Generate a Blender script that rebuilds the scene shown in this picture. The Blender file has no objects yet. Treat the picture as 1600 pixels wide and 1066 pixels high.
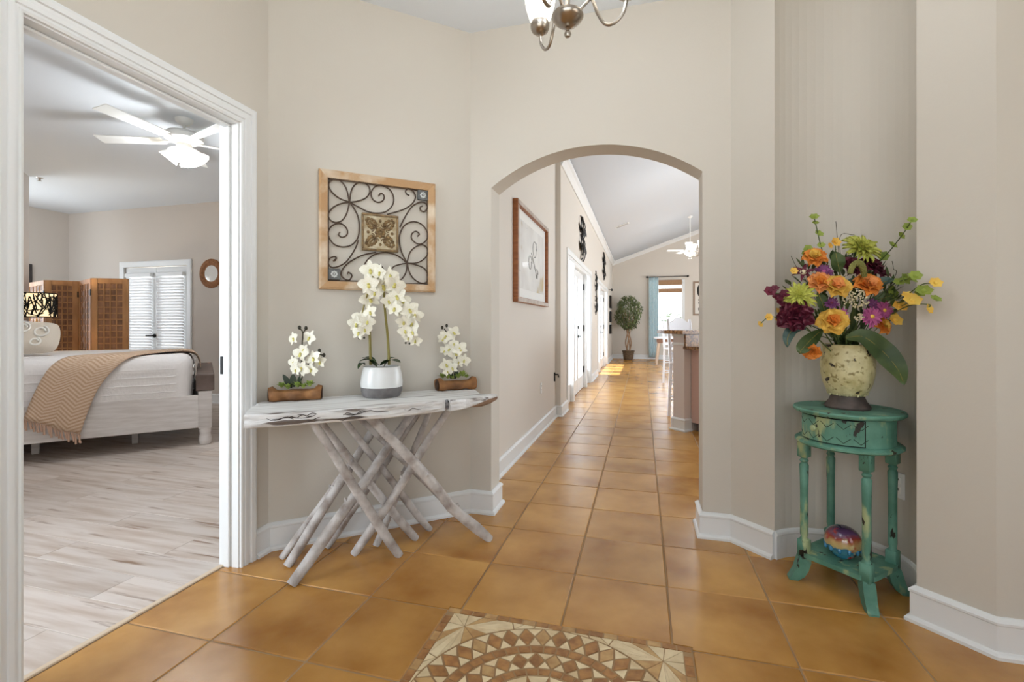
import bpy, math, random
from mathutils import Vector, Matrix, noise as mnoise
R = math.radians
sc = bpy.context.scene
col = sc.collection
random.seed(7)

# ------------------------------------------------------------------ camera
FPX, HZ, YAW, EYE = 748.0, 507.0, R(15.23), 1.1535
cam_d = bpy.data.cameras.new('camera')
cam_d.sensor_width = 36.0
cam_d.lens = FPX / 1600 * 36
cam_d.shift_y = -(533 - HZ) / 1600
cam_d.clip_start = 0.02
cam = bpy.data.objects.new('camera', cam_d)
cam.location = (0, 0, EYE)
cam.rotation_euler = (R(90), 0, YAW)
col.objects.link(cam)
sc.camera = cam
CS, SN = math.cos(YAW), math.sin(YAW)

def at(u, v, d):
    """world point seen at photo pixel (u, v), d metres in front of the lens"""
    r = (u - 800) / FPX
    return Vector(((-SN + r * CS) * d, (CS + r * SN) * d, EYE - (v - HZ) / FPX * d))

def pix(x, y, z):
    d = -SN * x + CS * y
    if d < 0.05:
        return (-9999, -9999)
    return (800 + FPX * (CS * x + SN * y) / d, HZ - FPX * (z - EYE) / d)

# ------------------------------------------------------------------ world, sun, daylight, exposure
w = bpy.data.worlds.new('world'); sc.world = w; w.use_nodes = True
bg = w.node_tree.nodes['Background']
bg.inputs[0].default_value = (0.86, 0.93, 1.0, 1)
bg.inputs[1].default_value = 1.6

def lamp(name, kind, loc, rot, power, color=(1, 1, 1), **kw):
    d = bpy.data.lights.new(name, kind)
    d.energy = power; d.color = color
    for k, v in kw.items():
        setattr(d, k, v)
    o = bpy.data.objects.new(name, d)
    o.location = loc; o.rotation_euler = rot
    col.objects.link(o)
    return o

def window_light(name, loc, rot, sx, sy, power, color=(0.80, 0.90, 1.0)):
    return lamp(name, 'AREA', loc, rot, power, color, shape='RECTANGLE', size=sx, size_y=sy)

lamp('sun', 'SUN', (-6, 13, 9), (0, R(-17), 0), 12.0, (1.0, 0.97, 0.92), angle=R(0.6))
# daylight in the openings of the house, plus fills in added, unseen ones
window_light('daylight_front_door', (0.1, -1.72, 1.78), (R(90), 0, 0), 2.6, 1.3, 29, (0.80, 0.90, 1.0))
window_light('fill_foyer_side', (2.3, 0.2, 1.5), (0, R(90), 0), 1.6, 1.5, 5, (0.80, 0.90, 1.0))  # added foyer fill; its side window is invented and out of view
window_light('daylight_patio_doors', (-1.32, 7.95, 1.2), (0, R(-90), 0), 2.0, 2.9, 105)
window_light('daylight_far_doors', (-1.32, 12.7, 1.2), (0, R(-90), 0), 2.0, 2.9, 70)
window_light('fill_great_room_right', (6.2, 10.0, 1.4), (0, R(90), 0), 2.2, 8.0, 390)  # unseen source, added to brighten the great room
window_light('fill_kitchen', (6.2, 4.6, 1.6), (0, R(90), 0), 1.2, 2.0, 95)  # added fill from the kitchen side, no window in view there
window_light('daylight_far_window', (0.88, 16.9, 1.6), (R(-90), 0, 0), 1.0, 2.0, 50)
window_light('daylight_bedroom_doors', (-7.17, 5.95, 1.1), (R(-90), 0, 0), 1.2, 2.0, 20)
window_light('fill_bedroom_side', (-9.2, 3.7, 1.5), (0, R(-90), 0), 1.4, 1.4, 55)  # added to lift the far bedroom wall and ceiling, out of view
window_light('fill_bedroom_near', (-4.6, -1.78, 1.5), (R(90), 0, 0), 3.0, 1.6, 235, (0.80, 0.90, 1.0))  # fill through an added opening in the unseen near bedroom wall

vs = sc.view_settings
vs.view_transform = 'Standard'; vs.look = 'None'; vs.gamma = 1.0
vs.use_curve_mapping = False
vs.exposure = 0.10

# ------------------------------------------------------------------ material helpers
def lin(c):
    c = c / 255.0
    return c / 12.92 if c <= 0.04045 else ((c + 0.055) / 1.055) ** 2.4

def rgb(r, g, b):
    return (lin(r), lin(g), lin(b), 1.0)

def mat(name, c, rough=0.6, metal=0.0, c2=None, scale=6.0, detail=4.0, stretch=None, lo=0.35, hi=0.65,
        bump=0.0, bscale=60.0, emit=None, estr=0.0, rnd=0.0, sheen=0.0, coat=0.0, trans=0.0, sss=0.0, alpha=1.0, spec=None):
    m = bpy.data.materials.new(name); m.use_nodes = True
    nt = m.node_tree; N = nt.nodes; L = nt.links
    b = N['Principled BSDF']
    b.inputs['Base Color'].default_value = c
    b.inputs['Roughness'].default_value = rough
    b.inputs['Metallic'].default_value = metal
    if coat: b.inputs['Coat Weight'].default_value = coat
    if trans: b.inputs['Transmission Weight'].default_value = trans
    if sheen: b.inputs['Sheen Weight'].default_value = sheen
    if spec is not None: b.inputs['Specular IOR Level'].default_value = spec
    if emit:
        b.inputs['Emission Color'].default_value = emit
        b.inputs['Emission Strength'].default_value = estr
    src = None
    tc = N.new('ShaderNodeTexCoord'); mp = N.new('ShaderNodeMapping')
    L.new(tc.outputs['Object'], mp.inputs['Vector'])
    if stretch: mp.inputs['Scale'].default_value = stretch
    if rnd:
        oi = N.new('ShaderNodeObjectInfo')
        ad = N.new('ShaderNodeVectorMath'); ad.operation = 'MULTIPLY_ADD'
        ad.inputs[1].default_value = (1, 1, 1)
        cm = N.new('ShaderNodeCombineXYZ')
        ml = N.new('ShaderNodeMath'); ml.operation = 'MULTIPLY'; ml.inputs[1].default_value = 37.0
        L.new(oi.outputs['Random'], ml.inputs[0])
        for i in range(3): L.new(ml.outputs[0], cm.inputs[i])
        L.new(tc.outputs['Object'], ad.inputs[0]); L.new(cm.outputs[0], ad.inputs[2])
        L.new(ad.outputs[0], mp.inputs['Vector'])
    if c2:
        no = N.new('ShaderNodeTexNoise')
        no.inputs['Scale'].default_value = scale; no.inputs['Detail'].default_value = detail
        L.new(mp.outputs[0], no.inputs['Vector'])
        cr = N.new('ShaderNodeValToRGB')
        cr.color_ramp.elements[0].position = lo; cr.color_ramp.elements[0].color = c
        cr.color_ramp.elements[1].position = hi; cr.color_ramp.elements[1].color = c2
        L.new(no.outputs['Fac'], cr.inputs['Fac'])
        src = cr.outputs['Color']
        if rnd:
            hs = N.new('ShaderNodeHueSaturation')
            mr = N.new('ShaderNodeMapRange')
            mr.inputs['To Min'].default_value = 1 - rnd; mr.inputs['To Max'].default_value = 1 + rnd
            L.new(oi.outputs['Random'], mr.inputs['Value'])
            L.new(mr.outputs['Result'], hs.inputs['Value']); L.new(src, hs.inputs['Color'])
            src = hs.outputs['Color']
        L.new(src, b.inputs['Base Color'])
    if bump:
        nb = N.new('ShaderNodeTexNoise'); nb.inputs['Scale'].default_value = bscale; nb.inputs['Detail'].default_value = 3
        L.new(mp.outputs[0], nb.inputs['Vector'])
        bp = N.new('ShaderNodeBump'); bp.inputs['Strength'].default_value = bump; bp.inputs['Distance'].default_value = 0.01
        L.new(nb.outputs['Fac'], bp.inputs['Height']); L.new(bp.outputs['Normal'], b.inputs['Normal'])
    return m

def layer_noise(m, color, scale, lo, hi, stretch=None, kind='noise', coords='Object'):
    """lay a second colour over a material through a thresholded texture (chips, cracks, stains)"""
    nt = m.node_tree; N = nt.nodes; L = nt.links
    b = N['Principled BSDF']
    tc = N.new('ShaderNodeTexCoord'); mp = N.new('ShaderNodeMapping')
    L.new(tc.outputs[coords], mp.inputs['Vector'])
    if stretch: mp.inputs['Scale'].default_value = stretch
    if kind == 'noise':
        t = N.new('ShaderNodeTexNoise'); t.inputs['Detail'].default_value = 6; out = t.outputs['Fac']
    elif kind == 'wave':
        t = N.new('ShaderNodeTexWave'); t.inputs['Distortion'].default_value = 6; t.inputs['Detail'].default_value = 3; out = t.outputs['Fac']
    else:
        t = N.new('ShaderNodeTexVoronoi'); t.feature = 'DISTANCE_TO_EDGE'; out = t.outputs['Distance']
    t.inputs['Scale'].default_value = scale
    L.new(mp.outputs[0], t.inputs['Vector'])
    mr = N.new('ShaderNodeMapRange'); mr.inputs['From Min'].default_value = lo; mr.inputs['From Max'].default_value = hi
    L.new(out, mr.inputs['Value'])
    mx = N.new('ShaderNodeMix'); mx.data_type = 'RGBA'
    L.new(mr.outputs['Result'], mx.inputs[0])
    bc = b.inputs['Base Color']
    if bc.is_linked:
        L.new(bc.links[0].from_socket, mx.inputs[6])
    else:
        mx.inputs[6].default_value = bc.default_value
    mx.inputs[7].default_value = color
    L.new(mx.outputs[2], bc)
    return m

def zbands(name, stops, zlo, zhi, rough=0.3, coat=0.0, wob=0.0, wscale=20, jag=0.0):
    """material banded by local height"""
    m = bpy.data.materials.new(name); m.use_nodes = True
    N = m.node_tree.nodes; L = m.node_tree.links; b = N['Principled BSDF']
    b.inputs['Roughness'].default_value = rough; b.inputs['Coat Weight'].default_value = coat
    tc = N.new('ShaderNodeTexCoord'); sp = N.new('ShaderNodeSeparateXYZ'); L.new(tc.outputs['Object'], sp.inputs[0])
    no = N.new('ShaderNodeTexNoise'); no.inputs['Scale'].default_value = wscale; no.inputs['Detail'].default_value = 3
    L.new(tc.outputs['Object'], no.inputs['Vector'])
    ma = N.new('ShaderNodeMath'); ma.operation = 'MULTIPLY_ADD'; ma.inputs[1].default_value = wob
    L.new(no.outputs['Fac'], ma.inputs[0]); L.new(sp.outputs['Z'], ma.inputs[2])
    mr = N.new('ShaderNodeMapRange'); mr.inputs['From Min'].default_value = zlo + wob * 0.5; mr.inputs['From Max'].default_value = zhi + wob * 0.5
    L.new(ma.outputs[0], mr.inputs['Value'])
    cr = N.new('ShaderNodeValToRGB')
    while len(cr.color_ramp.elements) < len(stops): cr.color_ramp.elements.new(0.5)
    for e, (p, c) in zip(cr.color_ramp.elements, stops):
        e.position = p; e.color = c
    L.new(mr.outputs['Result'], cr.inputs['Fac']); L.new(cr.outputs['Color'], b.inputs['Base Color'])
    return m

def glass_mat(name, tint=(1, 1, 1, 1), refl=0.08):
    m = bpy.data.materials.new(name); m.use_nodes = True
    N = m.node_tree.nodes; L = m.node_tree.links
    N.remove(N['Principled BSDF'])
    out = N['Material Output']
    tr = N.new('ShaderNodeBsdfTransparent'); tr.inputs[0].default_value = tint
    gl = N.new('ShaderNodeBsdfGlossy'); gl.inputs['Roughness'].default_value = 0.02
    mx = N.new('ShaderNodeMixShader'); mx.inputs[0].default_value = refl
    L.new(tr.outputs[0], mx.inputs[1]); L.new(gl.outputs[0], mx.inputs[2]); L.new(mx.outputs[0], out.inputs[0])
    return m

M = {}
M['wall'] = mat('beige_wall_paint', rgb(205, 198, 186), 0.75, bump=0.04, bscale=90)
M['wall_warm'] = mat('warm_beige_wall_paint', rgb(216, 208, 197), 0.75, bump=0.04, bscale=90)
M['wall_bed'] = mat('taupe_wall_paint', rgb(206, 197, 187), 0.75, bump=0.04, bscale=90)
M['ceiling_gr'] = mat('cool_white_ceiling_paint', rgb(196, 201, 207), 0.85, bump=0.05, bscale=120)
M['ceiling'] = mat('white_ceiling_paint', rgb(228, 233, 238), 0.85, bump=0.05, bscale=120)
M['trim'] = mat('white_trim_paint', rgb(230, 231, 230), 0.35)
M['grout'] = mat('grey_brown_grout', rgb(176, 146, 108), 0.9, c2=rgb(150, 118, 84), scale=3)
M['tile'] = mat('terracotta_tile', rgb(208, 156, 82), 0.27, c2=rgb(160, 105, 38), scale=3.2, detail=6, lo=0.3, hi=0.72, rnd=0.06, bump=0.02, bscale=25, spec=0.75)
M['plank'] = mat('pale_oak_plank', rgb(216, 204, 195), 0.45, c2=rgb(186, 165, 148), scale=2.6, detail=7, stretch=(0.8, 9, 1), lo=0.42, hi=0.74, rnd=0.09)
layer_noise(M['plank'], rgb(140, 110, 88), 1.6, 0.60, 0.68, stretch=(1.2, 14, 1))
M['white'] = mat('white_painted_metal', rgb(238, 238, 234), 0.4)
M['black'] = mat('black_metal', rgb(28, 27, 26), 0.45, metal=0.6)
M['glass'] = glass_mat('window_glass')
M['lampglass'] = mat('lit_white_glass', rgb(250, 246, 236), 0.35, emit=rgb(255, 246, 228), estr=2.2)

# ------------------------------------------------------------------ mesh helpers
class MB:
    def __init__(self):
        self.v = []; self.f = []
    def add(self, vs, fs):
        o = len(self.v)
        self.v += [tuple(p) for p in vs]; self.f += [tuple(i + o for i in f) for f in fs]
        return self
    def box(self, x0, y0, z0, x1, y1, z1):
        vs = [(x, y, z) for z in (z0, z1) for y in (y0, y1) for x in (x0, x1)]
        return self.add(vs, [(0, 2, 3, 1), (4, 5, 7, 6), (0, 1, 5, 4), (2, 6, 7, 3), (0, 4, 6, 2), (1, 3, 7, 5)])
    def bbox(self, x0, y0, z0, x1, y1, z1, b=0.004):
        """box with chamfered top and vertical edges"""
        n = len(self.v)
        ring = lambda i, z: [(x0 + i + b, y0 + i, z), (x1 - i - b, y0 + i, z), (x1 - i, y0 + i + b, z), (x1 - i, y1 - i - b, z),
                             (x1 - i - b, y1 - i, z), (x0 + i + b, y1 - i, z), (x0 + i, y1 - i - b, z), (x0 + i, y0 + i + b, z)]
        rs = [ring(b, z0), ring(0, z0 + b), ring(0, z1 - b), ring(b, z1)]
        vs = sum(rs, []); fs = [tuple(range(7, -1, -1)), tuple(range(24, 32))]
        for k in range(3):
            for i in range(8):
                j = (i + 1) % 8
                fs.append((k * 8 + i, k * 8 + j, k * 8 + 8 + j, k * 8 + 8 + i))
        return self.add(vs, fs)
    def prism(self, poly, z0, z1):
        n = len(poly)
        vs = [(x, y, z0) for x, y in poly] + [(x, y, z1) for x, y in poly]
        fs = [tuple(range(n - 1, -1, -1)), tuple(range(n, 2 * n))] + [(i, (i + 1) % n, n + (i + 1) % n, n + i) for i in range(n)]
        return self.add(vs, fs)
    def loft(self, rings, cap=True, closed=False):
        n = len(rings[0]); vs = sum([list(r) for r in rings], []); fs = []
        m = len(rings)
        for k in range(m - 1 + (1 if closed else 0)):
            a, b2 = k * n, ((k + 1) % m) * n
            for i in range(n):
                j = (i + 1) % n
                fs.append((a + i, a + j, b2 + j, b2 + i))
        if cap and not closed:
            fs += [tuple(range(n - 1, -1, -1)), tuple(range((m - 1) * n, m * n))]
        return self.add(vs, fs)
    def tube(self, pts, r, n=8, cap=True, flat=1.0):
        pts = [Vector(p) for p in pts]; m = len(pts)
        rr = r if isinstance(r, (list, tuple)) else [r] * m
        rings = []; up = None
        for i, p in enumerate(pts):
            t = (pts[min(i + 1, m - 1)] - pts[max(i - 1, 0)]).normalized()
            if up is None:
                up = Vector((0, 0, 1)) if abs(t.z) < 0.9 else Vector((1, 0, 0))
            a = t.cross(up)
            if a.length < 1e-5: a = t.orthogonal()
            a.normalize(); b2 = a.cross(t).normalized(); up = b2
            rings.append([p + a * math.cos(2 * math.pi * k / n) * rr[i] + b2 * math.sin(2 * math.pi * k / n) * rr[i] * flat for k in range(n)])
        return self.loft(rings, cap)
    def lathe(self, prof, n=20, c=(0, 0, 0), cap=True, sx=1.0, sy=1.0):
        rings = [[(c[0] + r * sx * math.cos(2 * math.pi * k / n), c[1] + r * sy * math.sin(2 * math.pi * k / n), c[2] + z) for k in range(n)] for r, z in prof]
        return self.loft(rings, cap)
    def ball(self, c, r, n=10, m=6):
        r = r if isinstance(r, (tuple, list)) else (r, r, r)
        rings = []
        for i in range(m + 1):
            a = -math.pi / 2 + math.pi * i / m
            ca = max(math.cos(a), 0.02)
            rings.append([(c[0] + r[0] * ca * math.cos(2 * math.pi * k / n), c[1] + r[1] * ca * math.sin(2 * math.pi * k / n), c[2] + r[2] * math.sin(a)) for k in range(n)])
        return self.loft(rings)
    def grid(self, rows):
        n = len(rows[0]); vs = sum([list(r) for r in rows], []); fs = []
        for k in range(len(rows) - 1):
            for i in range(n - 1):
                fs.append((k * n + i, k * n + i + 1, (k + 1) * n + i + 1, (k + 1) * n + i))
        return self.add(vs, fs)
    def xf(self, mtx):
        self.v = [tuple(mtx @ Vector(p)) for p in self.v]; return self
    def mesh(self, name, smooth=False):
        me = bpy.data.meshes.new(name); me.from_pydata(self.v, [], self.f); me.update()
        if smooth:
            me.polygons.foreach_set('use_smooth', [True] * len(me.polygons))
            try:
                me.set_sharp_from_angle(angle=R(45))
            except Exception:
                pass
        return me
    def build(self, name, material, parent=None, smooth=False, world=False, origin=None):
        """world=True: vertices are in world space, the parent is an Empty without rotation"""
        off = Vector((0, 0, 0))
        if world and parent is not None:
            q = parent
            while q is not None:
                off += Vector(q.location); q = q.parent
        if origin is not None:
            off = Vector(origin)
        if off.length:
            self.v = [tuple(Vector(p) - off) for p in self.v]
        me = self.mesh(name, smooth); me.materials.append(material)
        o = bpy.data.objects.new(name, me); col.objects.link(o)
        if parent is not None: o.parent = parent
        elif origin is not None: o.location = origin
        return o

def link_obj(name, me, parent=None, loc=(0, 0, 0), rot=(0, 0, 0), scale=(1, 1, 1)):
    o = bpy.data.objects.new(name, me); col.objects.link(o)
    o.parent = parent; o.location = loc; o.rotation_euler = rot; o.scale = scale
    return o

def tag(o, label=None, cat=None, group=None, kind=None):
    if label: o['label'] = label
    if cat: o['category'] = cat
    if group: o['group'] = group
    if kind: o['kind'] = kind
    return o

def thing(name, label, cat, loc=(0, 0, 0), rz=0.0, group=None):
    o = bpy.data.objects.new(name, None); o.empty_display_size = 0.1
    col.objects.link(o); o.location = loc; o.rotation_euler = (0, 0, rz)
    return tag(o, label, cat, group)

def struct(name, loc=(0, 0, 0), rz=0.0):
    o = bpy.data.objects.new(name, None); col.objects.link(o); o.location = loc; o.rotation_euler = (0, 0, rz)
    o['kind'] = 'structure'
    return o

def solid(name, mb, m, origin=None, smooth=False):
    o = mb.build(name, m, None, smooth, origin=origin); o['kind'] = 'structure'
    return o

def copy_tree(o, parent=None):
    c = o.copy(); col.objects.link(c); c.parent = parent
    for ch in list(o.children): copy_tree(ch, c)
    return c

def catmull(pts, k=6):
    pts = [Vector(p) for p in pts]; out = []
    P = [pts[0] * 2 - pts[1]] + pts + [pts[-1] * 2 - pts[-2]]
    for i in range(1, len(P) - 2):
        a, b, c, d = P[i - 1], P[i], P[i + 1], P[i + 2]
        for j in range(k):
            t = j / k
            out.append(0.5 * (2 * b + (c - a) * t + (2 * a - 5 * b + 4 * c - d) * t * t + (3 * b - a - 3 * c + d) * t ** 3))
    out.append(pts[-1]); return out

def plan_sweep(path, prof):
    """sweep a profile [(out, z)...] along a plan polyline; out is to the right-hand side of travel"""
    pts = [Vector((p[0], p[1])) for p in path]; rings = []
    for i, p in enumerate(pts):
        ns = []
        if i > 0: t = (p - pts[i - 1]).normalized(); ns.append(Vector((t.y, -t.x)))
        if i < len(pts) - 1: t = (pts[i + 1] - p).normalized(); ns.append(Vector((t.y, -t.x)))
        nn = sum(ns, Vector((0, 0))).normalized(); sc_ = 1.0 / max(0.35, nn.dot(ns[0]))
        rings.append([(p.x + nn.x * o * sc_, p.y + nn.y * o * sc_, z) for o, z in prof])
    mb = MB(); mb.loft(rings, cap=True); return mb

BASE_PROF = [(0, 0), (0.03, 0), (0.03, 0.012), (0.024, 0.02), (0.016, 0.024), (0.016, 0.112), (0.02, 0.116), (0.02, 0.124), (0.012, 0.132), (0.006, 0.137), (0, 0.138)]

# ------------------------------------------------------------------ structure of the house
CH = 2.95                                   # foyer and bedroom ceiling height
WA, WB = Vector((-1.845, 2.035)), Vector((-1.022, 2.78))        # left diagonal wall of the foyer
WD = (WB - WA).normalized(); WN = Vector((WD.y, -WD.x))
NC = Vector((0.828, 2.41))                  # middle of the niche mouth in the right diagonal wall
E1, E2 = Vector((0.70711, -0.70711)), Vector((0.70711, 0.70711))  # along that wall, into the niche
N1, N2 = NC - E1 * 0.284, NC + E1 * 0.284
NICHE = [NC + E1 * (-0.284 * math.cos(math.pi * k / 24)) + E2 * (0.29 * math.sin(math.pi * k / 24)) for k in range(25)]

def holed(mb, axis, a0, a1, b0, b1, z0, z1, holes):
    """wall running along axis ('x' or 'y') from a0 to a1, thickness b0..b1, with rectangular holes (a, a, z, z)"""
    def bx(p, q, za, zb):
        if q - p < 1e-4 or zb - za < 1e-4: return
        if axis == 'x': mb.box(p, b0, za, q, b1, zb)
        else: mb.box(b0, p, za, b1, q, zb)
    cur = a0
    for h in sorted(holes):
        bx(cur, h[0], z0, z1); bx(h[0], h[1], z0, h[2]); bx(h[0], h[1], h[3], z1); cur = h[1]
    bx(cur, a1, z0, z1)
    return mb

DY0, DY1, DZ = 1.03, 1.845, 2.105           # bedroom doorway
solid('wall_left', holed(MB(), 'y', -1.75, 2.035, -1.95, -1.845, 0, CH, [(DY0 - 0.02, DY1 + 0.02, 0, DZ + 0.02)]), M['wall'])
solid('wall_left_diagonal', MB().prism([WA, WB, (WB.x, 2.95), (-1.2, 2.95), (-1.95, 2.3), (-1.95, 2.035)], 0, CH), M['wall'])

def arch_wall():
    mb = MB(); y0, y1, top = 2.78, 2.95, 4.7
    xl, xr, zs, rise = -0.888, 0.315, 1.985, 0.2
    hw = (xr - xl) / 2; rad = (hw * hw + rise * rise) / (2 * rise); zc = zs + rise - rad; xc = (xl + xr) / 2
    n = 40; ps = []
    a = math.asin(hw / rad)
    for i in range(n + 1):
        t = -a + 2 * a * i / n
        ps.append((xc + rad * math.sin(t), zc + rad * math.cos(t)))
    outer = [(-1.2, 0), (-1.2, top)] + [(p[0], top) for p in ps] + [(6.15, top), (6.15, 0)]
    for (x0, x1) in ((-1.2, xl), (xr, 6.15)):
        mb.box(x0, y0, 0, x1, y1, top)
    for i in range(n):
        (xa, za), (xb, zb) = ps[i], ps[i + 1]
        mb.add([(xa, y0, za), (xb, y0, zb), (xb, y0, top), (xa, y0, top)], [(0, 1, 2, 3)])
        mb.add([(xa, y1, za), (xb, y1, zb), (xb, y1, top), (xa, y1, top)], [(3, 2, 1, 0)])
        mb.add([(xa, y0, za), (xb, y0, zb), (xb, y1, zb), (xa, y1, za)], [(3, 2, 1, 0)])
    return mb
solid('wall_arch', arch_wall(), M['wall'])

def niche_wall():
    mb = MB(); zt = CH - .004
    c, d = (0.458, 2.78), (1.188, 2.05)
    mb.prism([c, N1, N1 + E2 * 0.03, (0.53, 2.78)], 0, CH)
    mb.prism([N2, d, (1.26, 2.08), N2 + E2 * 0.03], 0, CH)
    for k in range(24):
        a, b = NICHE[k], NICHE[k + 1]
        mb.add([(a.x, a.y, 0), (b.x, b.y, 0), (b.x, b.y, zt), (a.x, a.y, zt)], [(0, 1, 2, 3)])
    mb.add([(p.x, p.y, zt) for p in NICHE], [tuple(range(25))])
    mb.prism([N1, N2, N2 + E2 * 0.35, N1 + E2 * 0.35], zt + 0.001, CH)
    mb.prism([N1 + E2 * 0.36 - E1 * 0.1, N2 + E2 * 0.36 + E1 * 0.1, N2 + E2 * 0.4 + E1 * 0.1, N1 + E2 * 0.4 - E1 * 0.1], 0, CH)
    return mb
solid('wall_right_diagonal', niche_wall(), M['wall'])
solid('wall_right', MB().box(1.188, 2.05, 0, 2.35, 2.17, CH), M['wall'])
solid('wall_right_side', holed(MB(), 'y', -1.75, 2.05, 2.2, 2.35, 0, CH, [(-0.6, 1.0, 0.75, 2.25)]), M['wall'])
solid('wall_back', holed(MB(), 'x', -1.845, 2.2, -1.75, -1.6, 0, CH, [(-1.2, 1.4, 0.02, 2.45)]), M['wall'])
solid('ceiling', MB().box(-1.95, -1.75, CH, 2.35, 2.865, CH + 0.1), M['ceiling'])

def simple_window(name, axis, a0, a1, b, z0, z1, n=1, m=None):
    """white frame with mullions and a pane in each bay; b is the plane of the glass"""
    s = struct(name); f = MB(); t = 0.05
    def bx(mb, p, q, za, zb, th):
        if axis == 'x': mb.box(p, b - th, za, q, b + th, zb)
        else: mb.box(b - th, p, za, b + th, q, zb)
    bx(f, a0, a1, z0, z0 + t, 0.04); bx(f, a0, a1, z1 - t, z1, 0.04)
    step = (a1 - a0) / n
    for i in range(n + 1):
        c = a0 + step * i
        bx(f, max(a0, c - t / 2), min(a1, c + t / 2), z0 + t, z1 - t, 0.035)
    f.build('window_frame', M['trim'], s)
    for i in range(n):
        g = MB(); bx(g, a0 + step * i + t / 2, a0 + step * (i + 1) - t / 2, z0 + t, z1 - t, 0.003)
        g.build('pane', M['glass'], s)
    return s
simple_window('door_5', 'x', -1.2, 1.4, -1.66, 0.02, 2.45, 4)
simple_window('added_window_2', 'y', -0.6, 1.0, 2.27, 0.75, 2.25, 2)  # unseen, added as the opening for the foyer side fill

# bedroom shell
solid('wall_bedroom_far', holed(MB(), 'x', -9.15, -1.95, 5.62, 5.75, 0, CH, [(-7.80, -6.545, 0, 2.04)]), M['wall_bed'])
solid('wall_bedroom_left', holed(MB(), 'y', -1.75, 5.62, -9.15, -9.0, 0, CH, [(3.0, 4.4, .8, 2.2)]), M['wall_bed'])
simple_window('added_window_5', 'y', 3.0, 4.4, -9.08, .8, 2.2, 2)  # hidden opening, added so the bedroom side fill can enter
solid('wall_bedroom_near', holed(MB(), 'x', -9.15, -1.95, -1.75, -1.6, 0, CH, [(-6.2, -3.0, 0.6, 2.3)]), M['wall_bed'])
solid('wall_bedroom_right', MB().box(-1.95, 2.31, 0, -1.85, 5.75, CH), M['wall_bed'])
simple_window('added_window_3', 'x', -6.2, -3.0, -1.68, 0.6, 2.3, 3)  # added glazing for the near bedroom fill, out of view
BP = Vector((-4.0, 3.69)); BX = Vector((-0.743, 0.669)); BY = Vector((-0.669, -0.743))   # bed frame: near foot post, across, towards the head
def bedxy(x, y): return BP + BX * x + BY * y
hw0, hw1 = bedxy(-2.1, 1.85), bedxy(2.62, 1.85)
solid('wall_headboard', MB().prism([hw0, hw1, hw1 + BY * 0.12, hw0 + BY * 0.12], 0, CH), mat('light_bedroom_paint', rgb(214, 206, 200), 0.75))
solid('ceiling_bedroom', MB().box(-9.15, -1.75, CH, -1.95, 5.75, CH + 0.1), M['ceiling'])

# great room shell
RZ = lambda x: 3.25 + 0.35 * (x + 1.05) if x < 2.5 else 3.25 + 0.35 * 3.55 - 0.36 * (x - 2.5)
solid('wall_corridor', MB().box(-1.2, 2.951, 0, -1.05, 5.93, 3.27), M['wall_warm'])
U1, U2 = 6.5, 11.1                                    # first openings of the two patio door units
solid('wall_great_room_left', holed(MB(), 'y', 5.93, 16.75, -1.135, -0.985, 0, 3.28, [(U1, U1 + 3.05, 0, 2.12), (U2, U2 + 3.05, 0, 2.12)]), M['wall_warm'])
FY = 16.6
fw = holed(MB(), 'x', -1.135, 6.15, FY, FY + 0.15, 0, 2.6, [(0.5, 1.27, 0.8, 2.56)])
gab = [(-1.135, 2.6), (6.15, 2.6), (6.15, RZ(6.15) + .02), (2.5, RZ(2.499) + .02), (-1.135, RZ(-1.135) + .02)]
fw.loft([[(x, FY, z) for x, z in gab], [(x, FY + 0.15, z) for x, z in gab]])
solid('wall_great_room_far', fw, M['wall_warm'])
solid('wall_great_room_right', holed(MB(), 'y', 2.95, FY, 6.0, 6.15, 0, 3.3, [(3.6, 5.6, 1.0, 2.2), (6.0, 14.0, 0.05, 2.45)]), M['wall_warm'])
simple_window('added_window_4', 'y', 3.6, 5.6, 6.08, 1.0, 2.2, 2)  # unseen, put in to let the kitchen fill through
simple_window('door_6', 'y', 6.0, 14.0, 6.08, 0.05, 2.45, 6)  # unseen glazed opening added for the great room fill
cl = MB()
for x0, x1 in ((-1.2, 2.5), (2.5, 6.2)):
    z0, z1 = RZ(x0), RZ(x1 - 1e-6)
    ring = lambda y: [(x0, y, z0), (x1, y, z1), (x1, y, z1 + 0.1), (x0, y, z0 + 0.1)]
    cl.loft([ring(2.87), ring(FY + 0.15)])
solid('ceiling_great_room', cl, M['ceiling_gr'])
cp = [(0, -0.13), (0.018, -0.13), (0.018, -0.115), (0.035, -0.085), (0.06, -0.05), (0.085, -0.035), (0.085, 0.01), (0, -0.02)]
solid('trim_1', plan_sweep([(-0.985, 5.93), (-0.985, FY)], [(o, RZ(-0.985) + z) for o, z in cp]), M['trim'])
def far_crown():
    mb = MB(); pr = [(0, -0.13), (-0.018, -0.12), (-0.05, -0.06), (-0.085, -0.04), (-0.085, 0.02), (0, 0.02)]
    rings = [[(x, FY + o, RZ(x - 1e-6) + z) for o, z in pr] for x in (-0.985, 2.5)]
    return mb.loft(rings)
solid('trim_2', far_crown(), M['trim'])

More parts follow.
